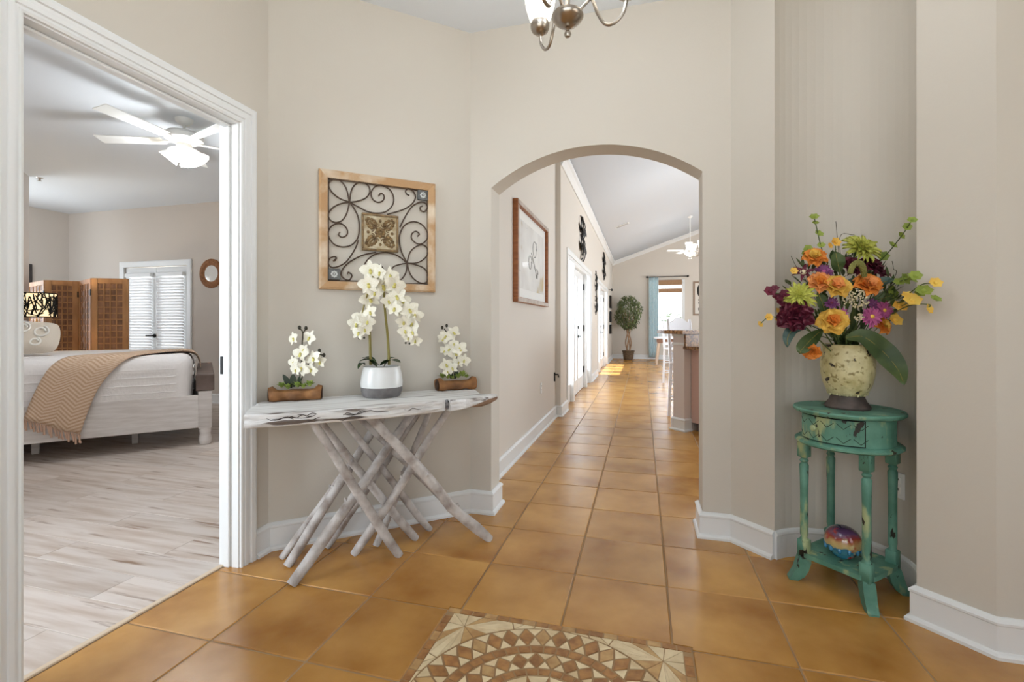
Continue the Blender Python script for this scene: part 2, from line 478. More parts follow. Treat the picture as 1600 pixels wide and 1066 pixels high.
# baseboards
solid('baseboard_left', plan_sweep([(-1.845, 1.94), WA, WB, (-0.888, 2.78), (-0.888, 2.95), (-1.05, 2.95), (-1.05, 5.93), (-0.985, 5.93), (-0.985, 6.42)], BASE_PROF), M['trim'])
solid('baseboard_great_room_left', plan_sweep([(-0.985, 9.63), (-0.985, U2 - 0.08)], BASE_PROF), M['trim'])
solid('baseboard_far', plan_sweep([(-0.985, U2 + 3.13), (-0.985, FY), (6.0, FY)], BASE_PROF), M['trim'])
solid('baseboard_right', plan_sweep([(0.6, 2.95), (0.315, 2.95), (0.315, 2.78), (0.458, 2.78), N1], BASE_PROF), M['trim'])
solid('baseboard_niche', plan_sweep([NICHE[k] for k in range(25)], [(0, 0), (0.012, 0), (0.012, 0.112), (0.016, 0.118), (0.014, 0.128), (0.006, 0.136), (0, 0.138)]), M['trim'])
solid('baseboard_right_front', plan_sweep([N2 + E2 * 0.06, N2, (1.188, 2.05), (2.2, 2.05), (2.2, -1.6)], BASE_PROF), M['trim'])
solid('baseboard_bedroom', plan_sweep([(-9.0, 0), (-9.0, 5.62), (-7.9, 5.62)], BASE_PROF), M['trim'])
solid('baseboard_bedroom_far', plan_sweep([(-6.44, 5.62), (-1.95, 5.62)], BASE_PROF), M['trim'])

# ------------------------------------------------------------------ bedroom doorway: jamb, stop, casing with stepped moulding
d1 = struct('door_1')
jb = MB(); t = 0.02
jb.box(-1.95, DY1, 0, -1.845, DY1 + t, DZ + t); jb.box(-1.95, DY0 - t, 0, -1.845, DY0, DZ + t); jb.box(-1.95, DY0, DZ, -1.845, DY1, DZ + t)
jb.build('jamb', M['trim'], d1)
st = MB(); s0, s1 = -1.922, -1.888
st.bbox(s0, DY1 - 0.012, 0, s1, DY1, DZ - 0.012, 0.003); st.bbox(s0, DY0, 0, s1, DY0 + 0.012, DZ - 0.012, 0.003); st.bbox(s0, DY0, DZ - 0.012, s1, DY1, DZ, 0.003)
st.build('door_stop', M['trim'], d1)
def casing(side):
    """U-shaped stepped moulding around the doorway, mitred; side +1 foyer, -1 bedroom"""
    x0 = -1.845 if side > 0 else -1.95
    prof = [(0.006, 0), (0.006, 0.012), (0.014, 0.016), (0.018, 0.011), (0.026, 0.011), (0.029, 0.017), (0.044, 0.017), (0.047, 0.013), (0.06, 0.014), (0.063, 0.021), (0.08, 0.023), (0.09, 0.021), (0.09, 0)]
    rings = []
    for (y, z, ky, kz) in ((DY0, 0, -1, 0), (DY0, DZ, -1, 1), (DY1, DZ, 1, 1), (DY1, 0, 1, 0)):
        rings.append([(x0 + side * h, y + ky * o, z + kz * o) for o, h in prof])
    return MB().loft(rings)
casing(1).build('casing', M['trim'], d1); casing(-1).build('casing', M['trim'], d1)
MB().bbox(-1.949, DY1 - 0.003, 0.915, -1.926, DY1 + 0.002, 1.0, 0.001).build('strike_plate', M['black'], d1)['label'] = 'dark metal strike plate'
MB().bbox(-1.95, DY0, -0.004, -1.925, DY1, 0.006, 0.003).build('threshold', mat('beige_threshold', rgb(222, 200, 172), 0.5), d1)

# ------------------------------------------------------------------ patio door units of the great room
def door_leaf(parent, mk, a0, a1, hinge_side, handle, m=None):
    """glazed door leaf in the x-plane wall, spanning y a0..a1"""
    x0, x1 = -1.09, -1.045
    f = MB(); st_, top, bot = 0.1, 0.12, 0.24; z1 = 2.05
    f.box(x0, a0, 0.01, x1, a0 + st_, z1); f.box(x0, a1 - st_, 0.01, x1, a1, z1)
    f.box(x0, a0 + st_, 0.01, x1, a1 - st_, bot); f.box(x0, a0 + st_, z1 - top, x1, a1 - st_, z1)
    lf = f.build('door_leaf', M['trim'], parent)
    MB().box(-1.07, a0 + st_, bot, -1.064, a1 - st_, z1 - top).build('pane', M['glass'], lf)
    ya = a0 if hinge_side == 0 else a1
    for z in (0.28, 1.03, 1.78):
        MB().bbox(x1 - 0.004, ya - 0.022, z, x1 + 0.02, ya + 0.022, z + 0.11, 0.003).build('hinge', M['black'], lf)
    if handle:
        yh = a1 - 0.05 if hinge_side == 0 else a0 + 0.05
        h = MB(); h.lathe([(0.028, 0), (0.028, 0.008)], 12); h.xf(Matrix.Translation((x1, yh, 0.95)) @ Matrix.Rotation(R(90), 4, 'Y'))
        h.tube([(x1, yh, 0.95), (x1 + 0.05, yh, 0.95), (x1 + 0.055, yh - 0.1, 0.95)], 0.009)
        h.build('handle', M['black'], lf)
        k = MB(); k.lathe([(0.026, 0), (0.022, 0.015)], 12); k.xf(Matrix.Translation((x1, yh, 1.1)) @ Matrix.Rotation(R(90), 4, 'Y'))
        k.build('deadbolt', M['black'], lf)

def patio_unit(name, a):
    s = struct(name); fr = MB()
    for y0, y1 in ((a, a + 0.06), (a + 0.62, a + 0.74), (a + 2.31, a + 2.43), (a + 2.99, a + 3.05)):
        fr.box(-1.135, y0, 0, -0.985, y1, 2.06)
    fr.box(-1.135, a, 2.06, -0.985, a + 3.05, 2.12)
    for y0, y1 in ((a + 0.06, a + 0.62), (a + 2.43, a + 2.99)):
        fr.box(-1.1, y0, 0, -1.04, y1, 0.26)
    fr.build('door_frame', M['trim'], s)
    for y0, y1 in ((a + 0.06, a + 0.62), (a + 2.43, a + 2.99)):
        MB().box(-1.07, y0, 0.26, -1.064, y1, 2.06).build('sidelight', M['glass'], s)
    c = MB(); prof = [(0.0, 0), (0.0, 0.014), (0.06, 0.018), (0.075, 0.014), (0.075, 0)]
    c.loft([[(-0.985 + h, y + ky * o, z + kz * o) for o, h in prof] for (y, z, ky, kz) in ((a, 0, -1, 0), (a, 2.12, -1, 1), (a + 3.05, 2.12, 1, 1), (a + 3.05, 0, 1, 0))])
    c.build('casing', M['trim'], s)
    door_leaf(s, None, a + 0.745, a + 1.52, 0, False)
    door_leaf(s, None, a + 1.525, a + 2.305, 1, True)
patio_unit('door_2', U1)
patio_unit('door_3', U2)

def slat_mat():
    m = bpy.data.materials.new('translucent_white_slat'); m.use_nodes = True
    N = m.node_tree.nodes; L = m.node_tree.links; N.remove(N['Principled BSDF'])
    df = N.new('ShaderNodeBsdfDiffuse'); df.inputs[0].default_value = rgb(240, 240, 240)
    tl = N.new('ShaderNodeBsdfTranslucent'); tl.inputs[0].default_value = rgb(236, 238, 240)
    mx = N.new('ShaderNodeMixShader'); mx.inputs[0].default_value = .15
    L.new(df.outputs[0], mx.inputs[1]); L.new(tl.outputs[0], mx.inputs[2]); L.new(mx.outputs[0], N['Material Output'].inputs[0])
    return m

# bedroom french doors (in the far bedroom wall) with slatted blinds
d4 = struct('door_4'); a0, a1 = -7.80, -6.545
c = MB(); prof = [(0.0, 0), (0.0, 0.014), (0.07, 0.02), (0.085, 0.016), (0.085, 0)]
c.loft([[(x + kx * o, 5.62 - h, z + kz * o) for o, h in prof] for (x, z, kx, kz) in ((a0, 0, -1, 0), (a0, 2.04, -1, 1), (a1, 2.04, 1, 1), (a1, 0, 1, 0))])
c.build('casing', M['trim'], d4)
mid = (a0 + a1) / 2
slat_me = None
for i, (x0, x1) in enumerate(((a0 + 0.005, mid - 0.003), (mid + 0.003, a1 - 0.005))):
    f = MB(); y0, y1, s_ = 5.64, 5.685, 0.1
    f.box(x0, y0, 0.01, x0 + s_, y1, 2.03); f.box(x1 - s_, y0, 0.01, x1, y1, 2.03)
    f.box(x0 + s_, y0, 0.01, x1 - s_, y1, 0.25); f.box(x0 + s_, y0, 1.9, x1 - s_, y1, 2.03)
    lf = f.build('door_leaf', M['trim'], d4)
    MB().box(x0 + s_, 5.66, 0.25, x1 - s_, 5.666, 1.9).build('pane', M['glass'], lf)
    hx = x1 if i else x0
    for z in (0.3, 1.0, 1.7):
        MB().bbox(hx - 0.014, y0 - 0.012, z, hx + 0.014, y0, z + 0.11, 0.003).build('hinge', M['black'], lf)
    if i == 0:
        h = MB(); h.lathe([(0.03, 0), (0.03, 0.01)], 12); h.xf(Matrix.Translation((x1 - 0.03, y0, 0.98)) @ Matrix.Rotation(R(90), 4, 'X'))
        h.tube([(x1 - 0.03, y0, 0.98), (x1 - 0.03, y0 - 0.05, 0.98), (x1 - 0.14, y0 - 0.055, 0.98)], 0.011)
        h.build('handle', M['black'], lf)
    bl = thing('door_blind', ['white slatted blind on the bedroom door leaf next to the wooden screen', 'white slatted blind on the bedroom door leaf nearer the round mirror'][i], 'blind', (x0 + 0.05, 5.6, 0.22), group='blinds on the bedroom french doors')
    wd = x1 - x0 - 0.1
    MB().bbox(0, -0.02, 1.66, wd, 0.035, 1.72, 0.004).build('head_rail', M['trim'], bl)
    MB().bbox(0, -0.012, 0.0, wd, 0.028, 0.02, 0.004).build('bottom_rail', M['trim'], bl)
    if slat_me is None:
        sm = MB(); hw_ = 0.024; cs, sn = math.cos(R(57)), math.sin(R(57))
        sm.loft([[(xx, -hw_ * cs, hw_ * sn), (xx, 0, 0.003), (xx, hw_ * cs, -hw_ * sn), (xx, 0, 0.0)] for xx in (0, wd)])
        slat_me = sm.mesh('blind_slat'); slat_me.materials.append(slat_mat())
    for k in range(37):
        link_obj('slat', slat_me, bl, (0, 0.008, 0.045 + k * 0.0437))

# ------------------------------------------------------------------ floors: every tile and plank a piece of its own
TP, TX, TY = 0.406, 0.105, 2.208
fl = solid('floor', MB().box(-1.925, -1.75, -0.12, 6.15, FY + 0.15, -0.0035), M['grout'])
tm = MB().bbox(-TP / 2 + 0.0035, -TP / 2 + 0.0035, -0.02, TP / 2 - 0.0035, TP / 2 - 0.0035, 0, 0.003)
tile_me = tm.mesh('floor_tile'); tile_me.materials.append(M['tile'])
MC = Vector((-0.293, 1.355)); MS = 0.462        # centre and half side of the mosaic inset
rest = MB(); nt_ = 0
def clip_rect_outside(x0, y0, x1, y1):
    """pieces of a tile that are left around the mosaic"""
    a0, b0, a1, b1 = MC.x - MS - 0.004, MC.y - MS - 0.004, MC.x + MS + 0.004, MC.y + MS + 0.004
    if x1 <= a0 or x0 >= a1 or y1 <= b0 or y0 >= b1: return None
    out = []
    if x0 < a0: out.append((x0, y0, a0, y1))
    if x1 > a1: out.append((a1, y0, x1, y1))
    xa, xb = max(x0, a0), min(x1, a1)
    if y0 < b0: out.append((xa, y0, xb, b0))
    if y1 > b1: out.append((xa, b1, xb, y1))
    return [r for r in out if r[2] - r[0] > 0.012 and r[3] - r[1] > 0.012]
for i in range(-5, 15):
    for j in range(-10, 36):
        cx, cy = TX + (i + 0.5) * TP, TY + (j + 0.5) * TP
        h = TP / 2 - 0.0035
        if cy > FY + 0.1: continue
        if cy > 3.0 and cx < -1.3: continue
        cut = clip_rect_outside(cx - h, cy - h, cx + h, cy + h)
        if cut is not None:
            a0_, b0_, a1_, b1_ = MC.x - MS - 0.004, MC.y - MS - 0.004, MC.x + MS + 0.004, MC.y + MS + 0.004
            x0, y0, x1, y1 = cx - h, cy - h, cx + h, cy + h
            inx, iny = (x0 < a0_ < x1) or (x0 < a1_ < x1), (y0 < b0_ < y1) or (y0 < b1_ < y1)
            if inx and iny:                                   # corner tile: one L-shaped piece
                qx, qy = (a0_ if x0 < a0_ else a1_), (b0_ if y0 < b0_ else b1_)
                sx_, sy_ = (x0 < a0_), (y0 < b0_)           # the tile reaches beyond the left / lower edge
                ox, oy = (x0 if sx_ else x1), (y0 if sy_ else y1)
                fx, fy = (x1 if sx_ else x0), (y1 if sy_ else y0)
                poly = [(ox, oy), (fx, oy), (fx, qy), (qx, qy), (qx, fy), (ox, fy)]
                if sx_ != sy_: poly.reverse()
                MB().prism(poly, -.02, 0).build('tile', M['tile'], fl)
            else:
                for (x0, y0, x1, y1) in cut:
                    MB().bbox(x0, y0, -0.02, x1, y1, 0, 0.003).build('tile', M['tile'], fl)
            continue
        vis = False
        for dx in (-h, 0, h):
            for dy in (-h, 0, h):
                u, v = pix(cx + dx, cy + dy, 0)
                x, y = cx + dx, cy + dy
                if -20 < u < 1620 and v < 1090 and ((y < 2.8 and x + y < 3.5 and x < 1.9) or (y < 2.1 and x < 2.2) or (y >= 2.8 and x > -1.1 and u < 1110)):
                    vis = True
        if vis:
            link_obj('tile', tile_me, fl, (cx, cy, 0)); nt_ += 1
        else:
            rest.bbox(cx - h, cy - h, -0.02, cx + h, cy + h, 0, 0.003)
rest.build('tile_field', M['tile'], fl)['kind'] = 'stuff'

bf = solid('floor_bedroom', MB().box(-9.15, -1.75, -0.12, -1.925, 5.75, -0.002), mat('plank_joint', rgb(150, 128, 110), 0.8))
PW, PL = 0.19, 1.22
pm = MB().bbox(-PL / 2 + 0.0008, -PW / 2 + 0.0008, -0.012, PL / 2 - 0.0008, PW / 2 - 0.0008, 0, 0.0015)
plank_me = pm.mesh('floor_plank'); plank_me.materials.append(M['plank'])
rest = MB(); npk = 0
for j in range(-9, 30):
    cy = j * PW + 0.05
    off = (j * 0.47) % 1.0 * PL
    for i in range(-1, 7):
        xa, xb = -1.95 - i * PL + off - PL, -1.95 - i * PL + off
        xb = min(xb, -1.95)
        if xb - xa < 0.03 or xa > -1.95: continue
        cx = (xa + xb) / 2
        vis = any(20 < pix(x, cy, 0)[0] < 360 and pix(x, cy, 0)[1] < 1080 for x in (xa, cx, xb)) and cy < 4.3 and cx > -6.2
        if vis:
            if xb - xa > PL - 0.01: link_obj('plank', plank_me, bf, (cx, cy, 0))
            else: MB().bbox(xa, cy - PW / 2 + 0.0008, -0.012, xb, cy + PW / 2 - 0.0008, 0, 0.0015).build('plank', M['plank'], bf)
            npk += 1
        elif xa > -9.2:
            rest.bbox(xa, cy - PW / 2 + 0.0008, -0.012, xb, cy + PW / 2 - 0.0008, 0, 0.0015)
rest.build('plank_field', M['plank'], bf)['kind'] = 'stuff'
print('tiles', nt_, 'planks', npk)

# ------------------------------------------------------------------ mosaic medallion set into the foyer floor
stone = {'w': mat('white_marble_chip', rgb(238, 220, 182), 0.5, c2=rgb(216, 192, 150), scale=14, rnd=0.05),
         'b': mat('brown_travertine_chip', rgb(184, 134, 78), 0.5, c2=rgb(148, 100, 56), scale=26, rnd=0.10),
         'g': mat('tan_stone_chip', rgb(206, 168, 114), 0.5, c2=rgb(176, 134, 84), scale=20, rnd=0.08)}
ms = thing('mosaic_medallion', 'square inlaid stone mosaic with rings of brown diamonds in the tile floor', 'mosaic', (MC.x, MC.y, 0))
MB().box(-MS, -MS, -0.015, MS, MS, -0.0015).build('mortar_bed', M['grout'], ms)
nmo = [0]; mos_rest = {k: MB() for k in stone}
def chip(poly, k):
    n = len(poly); cx = sum(p[0] for p in poly) / n; cy = sum(p[1] for p in poly) / n
    if min(math.hypot(p[0] - cx, p[1] - cy) for p in poly) < .0045: return
    g = 0.0022; q = []
    for x, y in poly:
        d = math.hypot(x - cx, y - cy); s = max(0.0, (d - g * 1.5) / d); q.append((cx + (x - cx) * s, cy + (y - cy) * s))
    ar = sum(q[i][0] * q[(i + 1) % n][1] - q[(i + 1) % n][0] * q[i][1] for i in range(n))
    if ar < 0: q.reverse()
    u, v = pix(MC.x + cx, MC.y + cy, 0)
    if v < 1068 and nmo[0] < 300:
        MB().prism(q, -0.008, 0.0004).build('stone_chip', stone[k], ms); nmo[0] += 1
    else:
        mos_rest[k].prism(q, -0.008, 0.0004)
pol = lambda r, a: (r * math.cos(a), r * math.sin(a))
def ring(r0, r1, n, ph=0.0, br=(), dk='b'):
    rm = (r0 + r1) / 2; da = 2 * math.pi / n
    for i in range(n):
        a = ph + i * da
        chip([pol(r0, a), pol(rm, a + da * 0.47), pol(r1, a), pol(rm, a - da * 0.47)], 'g' if i % 4 == 3 else dk)
        chip([pol(r1 - 0.002, a + da * 0.06), pol(r1 - 0.002, a + da * 0.94), pol(rm + 0.003, a + da / 2)], 'w')
        chip([pol(r0 + 0.002, a + da * 0.08), pol(rm - 0.003, a + da / 2), pol(r0 + 0.002, a + da * 0.92)], 'w')
def band(r0, r1, n, k):
    for i in range(n):
        a, b = 2 * math.pi * i / n, 2 * math.pi * (i + 1) / n
        chip([pol(r0, a), pol(r0, b), pol(r1, b), pol(r1, a)], k)
ring(0.335, 0.43, 40); band(0.3, 0.332, 44, 'b'); ring(0.222, 0.297, 28); band(0.192, 0.219, 32, 'b')
for i in range(16):
    a, b = 2 * math.pi * i / 16, 2 * math.pi * (i + 1) / 16
    chip([pol(0.188, a), pol(0.188, b), pol(0.1, (a + b) / 2)], 'w'); chip([pol(0.187, b), pol(0.1, b + (b - a) / 2), pol(0.08, b), pol(0.1, b - (b - a) / 2)], 'b')
band(0.03, 0.08, 16, 'g')
nb = 18; bw = 0.03; sd = MS * 2
for sidx in range(4):                                        # border of small square chips
    for i in range(nb):
        x0 = -MS + sd * i / nb; x1 = x0 + sd / nb
        q = [(x0, MS - bw), (x1, MS - bw), (x1, MS), (x0, MS)]
        ca, sa = math.cos(sidx * math.pi / 2), math.sin(sidx * math.pi / 2)
        if i in (0, nb - 1) and sidx % 2: continue
        chip([(x * ca - y * sa, x * sa + y * ca) for x, y in q], 'b' if (i * 7 + sidx) % 3 else 'g')
for sx, sy in ((1, 1), (-1, 1), (-1, -1), (1, -1)):          # corner fans: chips radiating from a star point to the corner edges and the ring
    e = MS - bw; S = (0.362, 0.362); q2 = lambda *ps: [(x * sx, y * sy) for x, y in ps]
    rim = [pol(0.433, R(24 + 7 * t)) for t in range(7)]
    loop = rim + [(0.19, e), (0.25, e), (0.31, e), (0.37, e), (e, e), (e, 0.37), (e, 0.31), (e, 0.25), (e, 0.19)]
    for i in range(len(loop)):
        chip(q2(S, loop[i], loop[(i + 1) % len(loop)]), 'g' if i in (2, 3, 8, 13) else 'w')
    for flip in (0, 1):
        f2 = lambda *ps: q2(*[(y, x) for x, y in ps]) if flip else q2(*ps)
        chip(f2(pol(.433, R(66)), (.19, e), (.145, e)), 'w'); chip(f2(pol(.433, R(66)), (.145, e), (.10, e), pol(.433, R(76))), 'w'); chip(f2(pol(.433, R(76)), (.10, e), (.03, e)), 'w')
for k in mos_rest:
    if mos_rest[k].v: mos_rest[k].build('stone_chips', stone[k], ms)['kind'] = 'stuff'

# ------------------------------------------------------------------ driftwood console table on the left diagonal wall
WANG = math.atan2(WD.y, WD.x)
def wl(t, n, z=0.0):
    p = WA + WD * t + WN * n
    return Vector((p.x, p.y, z))
M['drift'] = mat('whitewashed_driftwood', rgb(200, 194, 189), 0.8, c2=rgb(132, 118, 109), scale=13, detail=10, lo=0.40, hi=0.74, bump=0.5, bscale=30, rnd=0.05)
M['slab'] = mat('whitewashed_plank_top', rgb(234, 234, 233), 0.7, c2=rgb(196, 193, 190), scale=3.5, detail=8, stretch=(1, 9, 9), lo=0.45, hi=0.75, bump=0.5, bscale=12)
layer_noise(M['slab'], rgb(104, 92, 84), 2.2, 0.60, 0.66, stretch=(1.0, 8, 14))
T0, NN0 = 0.5, 0.24
tb = thing('console_table', 'whitewashed driftwood console table on crossed branch legs below the wall art', 'table', wl(T0, NN0), WANG)
LT = lambda t, n, z: (t - T0, -(n - NN0), z)
outline = [(-.095, .43), (.02, .45), (.13, .457), (.30, .468), (.48, .472), (.62, .455), (.77, .436), (.800, .425), (.812, .405), (.826, .440), (.90, .462), (1.0, .43), (1.08, .40), (1.118, .382), (1.112, .362),
           (1.085, .335), (1.05, .30), (1.07, .22), (1.085, .11), (1.07, .05), (.90, .035), (.70, .03), (.43, .035), (.15, .04), (-.03, .055), (-.055, .12), (-.045, .16), (-.072, .19), (-.085, .3)]
dense = []
for i in range(len(outline)):
    a, b = Vector(outline[i]), Vector(outline[(i + 1) % len(outline)])
    k = max(1, int((b - a).length / 0.025))
    for j in range(k): dense.append(a.lerp(b, j / k))
def slab_ring(f, z, amp):
    out = []
    for p in dense:
        nz = mnoise.noise(Vector((p.x * 14, p.y * 14, z * 40))) * amp
        inn = f + nz
        q = Vector((p.x, p.y)); c = Vector((min(max(p.x, 0.05), 0.95), 0.24))
        dd = (c - q)
        if dd.length > 1e-6: q = q + dd.normalized() * inn
        zz = z
        k = min(1.0, max(0.0, (p.x - 0.83) / 0.28)) * min(1.0, max(0.0, (p.y - .2) / .15))
        zz = z + k * (0.755 - z) * 0.85 if z < 0.755 else z
        out.append(LT(q.x, q.y, zz + (mnoise.noise(Vector((p.x * 9, p.y * 9, 3))) * 0.006 if z < 0.74 else 0)))
    return out
sl = MB().loft([slab_ring(0.010, 0.711, 0.004), slab_ring(0.003, 0.716, 0.006), slab_ring(0.0, 0.73, 0.007), slab_ring(0.003, 0.745, 0.008), slab_ring(0.001, 0.758, 0.005), slab_ring(0.003, 0.767, 0.003), slab_ring(0.006, 0.77, 0.002)])
sl.build('slab_top', M['slab'], tb)
ck = MB(); crr = random.Random(8)
for k in range(9):
    t0_, z0_ = crr.uniform(-.05, .62), crr.uniform(.722, .757); L0 = crr.uniform(.08, .22); pts = []
    for j in range(9):
        t_ = t0_ + L0 * j / 8; nn_ = next((a[1] + (b[1] - a[1]) * (t_ - a[0]) / (b[0] - a[0]) for a, b in zip(outline[:8], outline[1:8]) if a[0] <= t_ <= b[0]), .44)
        pts.append(LT(t_, nn_ - .002, z0_ + .006 * math.sin(j * 1.3 + k) + .004 * crr.uniform(-1, 1)))
    ck.tube(pts, [.0006] + [.0018] * 7 + [.0006], 5)
ck.build('cracks', mat('dark_crack', rgb(74, 66, 62), 0.9), tb)
kn = MB(); kn.ball(LT(0.812, 0.418, 0.745), (0.014, 0.016, 0.026), 10, 6)
kn.build('knot', mat('dark_knot', rgb(62, 58, 58), 0.9, c2=rgb(150, 148, 150), scale=40), tb)['label'] = 'dark knot in the front edge of the slab'
tipm = MB(); rg = []
for s_, (t, n, z, r1, r2) in enumerate(((0.93, .445, .728, .004, .003), (1.0, .425, .733, .022, .012), (1.06, .402, .742, .024, .013), (1.105, .383, .751, .016, .009), (1.116, .379, .756, .004, .004))):
    rg.append([(lambda a: (LT(t, n, z)[0] + 0.2 * r1 * math.cos(a), LT(t, n, z)[1] - r1 * math.cos(a) * 0.55, z + r2 * math.sin(a)))(2 * math.pi * k / 10) for k in range(10)])
tipm.loft(rg).build('cut_end', mat('bare_brown_wood', rgb(150, 118, 92), 0.75, c2=rgb(120, 90, 66), scale=9, stretch=(1, 6, 6)), tb)['label'] = 'bare brown cut at the pointed end of the slab'
LEGS = [((.092, .421), (.766, .116), .0255), ((.579, .366), (.168, .345), .0225), ((1.05, .407), (.418, .355), .0265), ((.084, .228), (.596, .106), .022), ((.06, .133), (.625, .084), .017),
        ((.272, .112), (.812, .098), .018), ((.384, .253), (.885, .302), .021), ((.501, .204), (.846, .11), .018), ((.703, .222), (.187, .198), .021), ((.804, .144), (.301, .206), .019), ((1.033, .237), (.364, .141), .017)]
for i, (b, t, r) in enumerate(LEGS):
    r *= 1.06
    P0, P1 = Vector(LT(b[0], b[1], 0.0)), Vector(LT(t[0], t[1], 0.728))
    ax = (P1 - P0).normalized(); pts = []; rr = []
    n = 11
    for k in range(n):
        s = k / (n - 1); p = P0.lerp(P1, s)
        wob = Vector((mnoise.noise(Vector((i * 3.1, s * 3, 0))), mnoise.noise(Vector((i * 3.1, s * 3, 9))), 0)) * 0.012 * math.sin(math.pi * s)
        if i == 2: wob += Vector((0.02, 0, 0.012)) * math.exp(-((s - .28) / .12) ** 2) * -1
        pts.append(p + wob); rr.append(r * (1.05 - 0.22 * s + 0.07 * mnoise.noise(Vector((i * 7.7, s * 7, 2)))))
    mb = MB(); mb.tube(pts, rr, 10)
    zb = [v for v in mb.v]
    mb.v = [(x, y, max(z, 0.001)) for x, y, z in mb.v]
    for kk in range(2):                                     # twig stubs
        s = 0.2 + 0.45 * ((i * 0.37 + kk * 0.41) % 1); p = P0.lerp(P1, s); sd = ax.orthogonal().normalized()
        sd = Matrix.Rotation(i * 2.1 + kk * 2.6, 3, ax) @ sd
        mb.tube([p + sd * r * 0.6, p + sd * (r * 1.12) + ax * 0.006, p + sd * r * 1.22 + ax * 0.01], [r * .42, r * .3, r * .14], 6)
    mb.build('branch_leg', M['drift'], tb, smooth=True)

# ------------------------------------------------------------------ square scrolled-iron wall art with a wooden frame
AS = 0.64
art = thing('wall_art', 'square wood-framed wall art with iron scrollwork and embossed centre tile', 'wall art', wl(0.238, 0.002, 1.342), WANG)
M['framewood'] = mat('weathered_tan_wood', rgb(184, 146, 104), 0.7, c2=rgb(220, 204, 180), scale=9, detail=6, stretch=(1, 1, 1), lo=0.45, hi=0.72, bump=0.3, bscale=60, rnd=0.06)
M['iron'] = mat('bronze_iron', rgb(86, 70, 58), 0.55, metal=0.5)
fwd = 0.068 * AS
def frame_bar(p, q, r, s):
    """mitred frame member between outer p-q and inner r-s corners"""
    mb = MB()
    def c3(pt, y): return (pt[0], y, pt[1])
    rings = [[c3(a, 0), c3(a, -0.022), c3(Vector(a).lerp(Vector(b), .25), -0.028), c3(b, -0.022), c3(b, 0)] for a, b in ((p, r), (q, s))]
    return mb.loft(rings)
o_ = [(0, 0), (AS, 0), (AS, AS), (0, AS)]; i_ = [(fwd, fwd), (AS - fwd, fwd), (AS - fwd, AS - fwd), (fwd, AS - fwd)]
for k in range(4):
    frame_bar(o_[k], o_[(k + 1) % 4], i_[k], i_[(k + 1) % 4]).build('frame_bar', M['framewood'], art)
SCROLL = [ [(0.245, 0.747), (0.216, 0.866), (0.162, 0.926), (0.11, 0.924), (0.077, 0.876), (0.101, 0.819), (0.164, 0.771), (0.245, 0.747)] , [(0.245, 0.747), (0.26, 0.849), (0.297, 0.91), (0.351, 0.934), (0.402, 0.906), (0.413, 0.857), (0.381, 0.802), (0.315, 0.766), (0.245, 0.747)] , [(0.245, 0.747), (0.175, 0.728), (0.113, 0.689), (0.074, 0.63), (0.088, 0.582), (0.135, 0.564), (0.188, 0.591), (0.224, 0.656), (0.245, 0.747)] , [(0.245, 0.747), (0.283, 0.696), (0.317, 0.62), (0.324, 0.52), (0.308, 0.44), (0.255, 0.381), (0.18, 0.362), (0.111, 0.387), (0.074, 0.455), (0.089, 0.516), (0.135, 0.553), (0.188, 0.553), (0.226, 0.512), (0.222, 0.467), (0.184, 0.444), (0.156, 0.462), (0.168, 0.487)] , [(0.245, 0.747), (0.316, 0.716), (0.393, 0.684), (0.472, 0.678), (0.552, 0.701), (0.609, 0.764), (0.619, 0.835), (0.584, 0.9), (0.514, 0.926), (0.458, 0.908), (0.425, 0.852), (0.437, 0.797), (0.482, 0.774), (0.527, 0.796), (0.536, 0.837), (0.509, 0.857), (0.49, 0.832)] , [(0.761, 0.869), (0.737, 0.878), (0.727, 0.906), (0.754, 0.927), (0.797, 0.909), (0.816, 0.858), (0.786, 0.796), (0.703, 0.734), (0.563, 0.677)] , [(0.884, 0.788), (0.862, 0.774), (0.866, 0.745), (0.903, 0.739), (0.928, 0.781), (0.908, 0.815), (0.859, 0.818), (0.787, 0.772), (0.722, 0.671), (0.676, 0.573)] , [(0.739, 0.257), (0.69, 0.353), (0.671, 0.445), (0.676, 0.515), (0.717, 0.595), (0.788, 0.634), (0.862, 0.625), (0.918, 0.571), (0.929, 0.5), (0.888, 0.449), (0.833, 0.439), (0.784, 0.477), (0.784, 0.524), (0.82, 0.551), (0.853, 0.53), (0.836, 0.507)] , [(0.739, 0.257), (0.768, 0.358), (0.828, 0.415), (0.889, 0.431), (0.932, 0.393), (0.921, 0.332), (0.866, 0.281), (0.805, 0.26), (0.739, 0.257)] , [(0.739, 0.257), (0.83, 0.244), (0.904, 0.212), (0.936, 0.142), (0.918, 0.093), (0.868, 0.082), (0.807, 0.113), (0.764, 0.17), (0.739, 0.257)] , [(0.739, 0.257), (0.674, 0.241), (0.616, 0.215), (0.582, 0.15), (0.594, 0.093), (0.652, 0.089), (0.699, 0.12), (0.732, 0.18), (0.739, 0.257)] , [(0.739, 0.257), (0.685, 0.3), (0.614, 0.331), (0.522, 0.336), (0.432, 0.302), (0.372, 0.231), (0.367, 0.163), (0.401, 0.102), (0.468, 0.088), (0.525, 0.125), (0.535, 0.182), (0.5, 0.226), (0.461, 0.224), (0.444, 0.189)] , [(0.134, 0.246), (0.113, 0.239), (0.139, 0.262), (0.123, 0.275), (0.087, 0.259), (0.074, 0.215), (0.104, 0.184), (0.161, 0.198), (0.224, 0.245), (0.288, 0.349), (0.317, 0.43)] , [(0.226, 0.134), (0.236, 0.149), (0.264, 0.125), (0.243, 0.085), (0.2, 0.094), (0.176, 0.132), (0.198, 0.188), (0.257, 0.247), (0.354, 0.303), (0.465, 0.335)] , ]
inn = MB()
g = fwd + 0.005
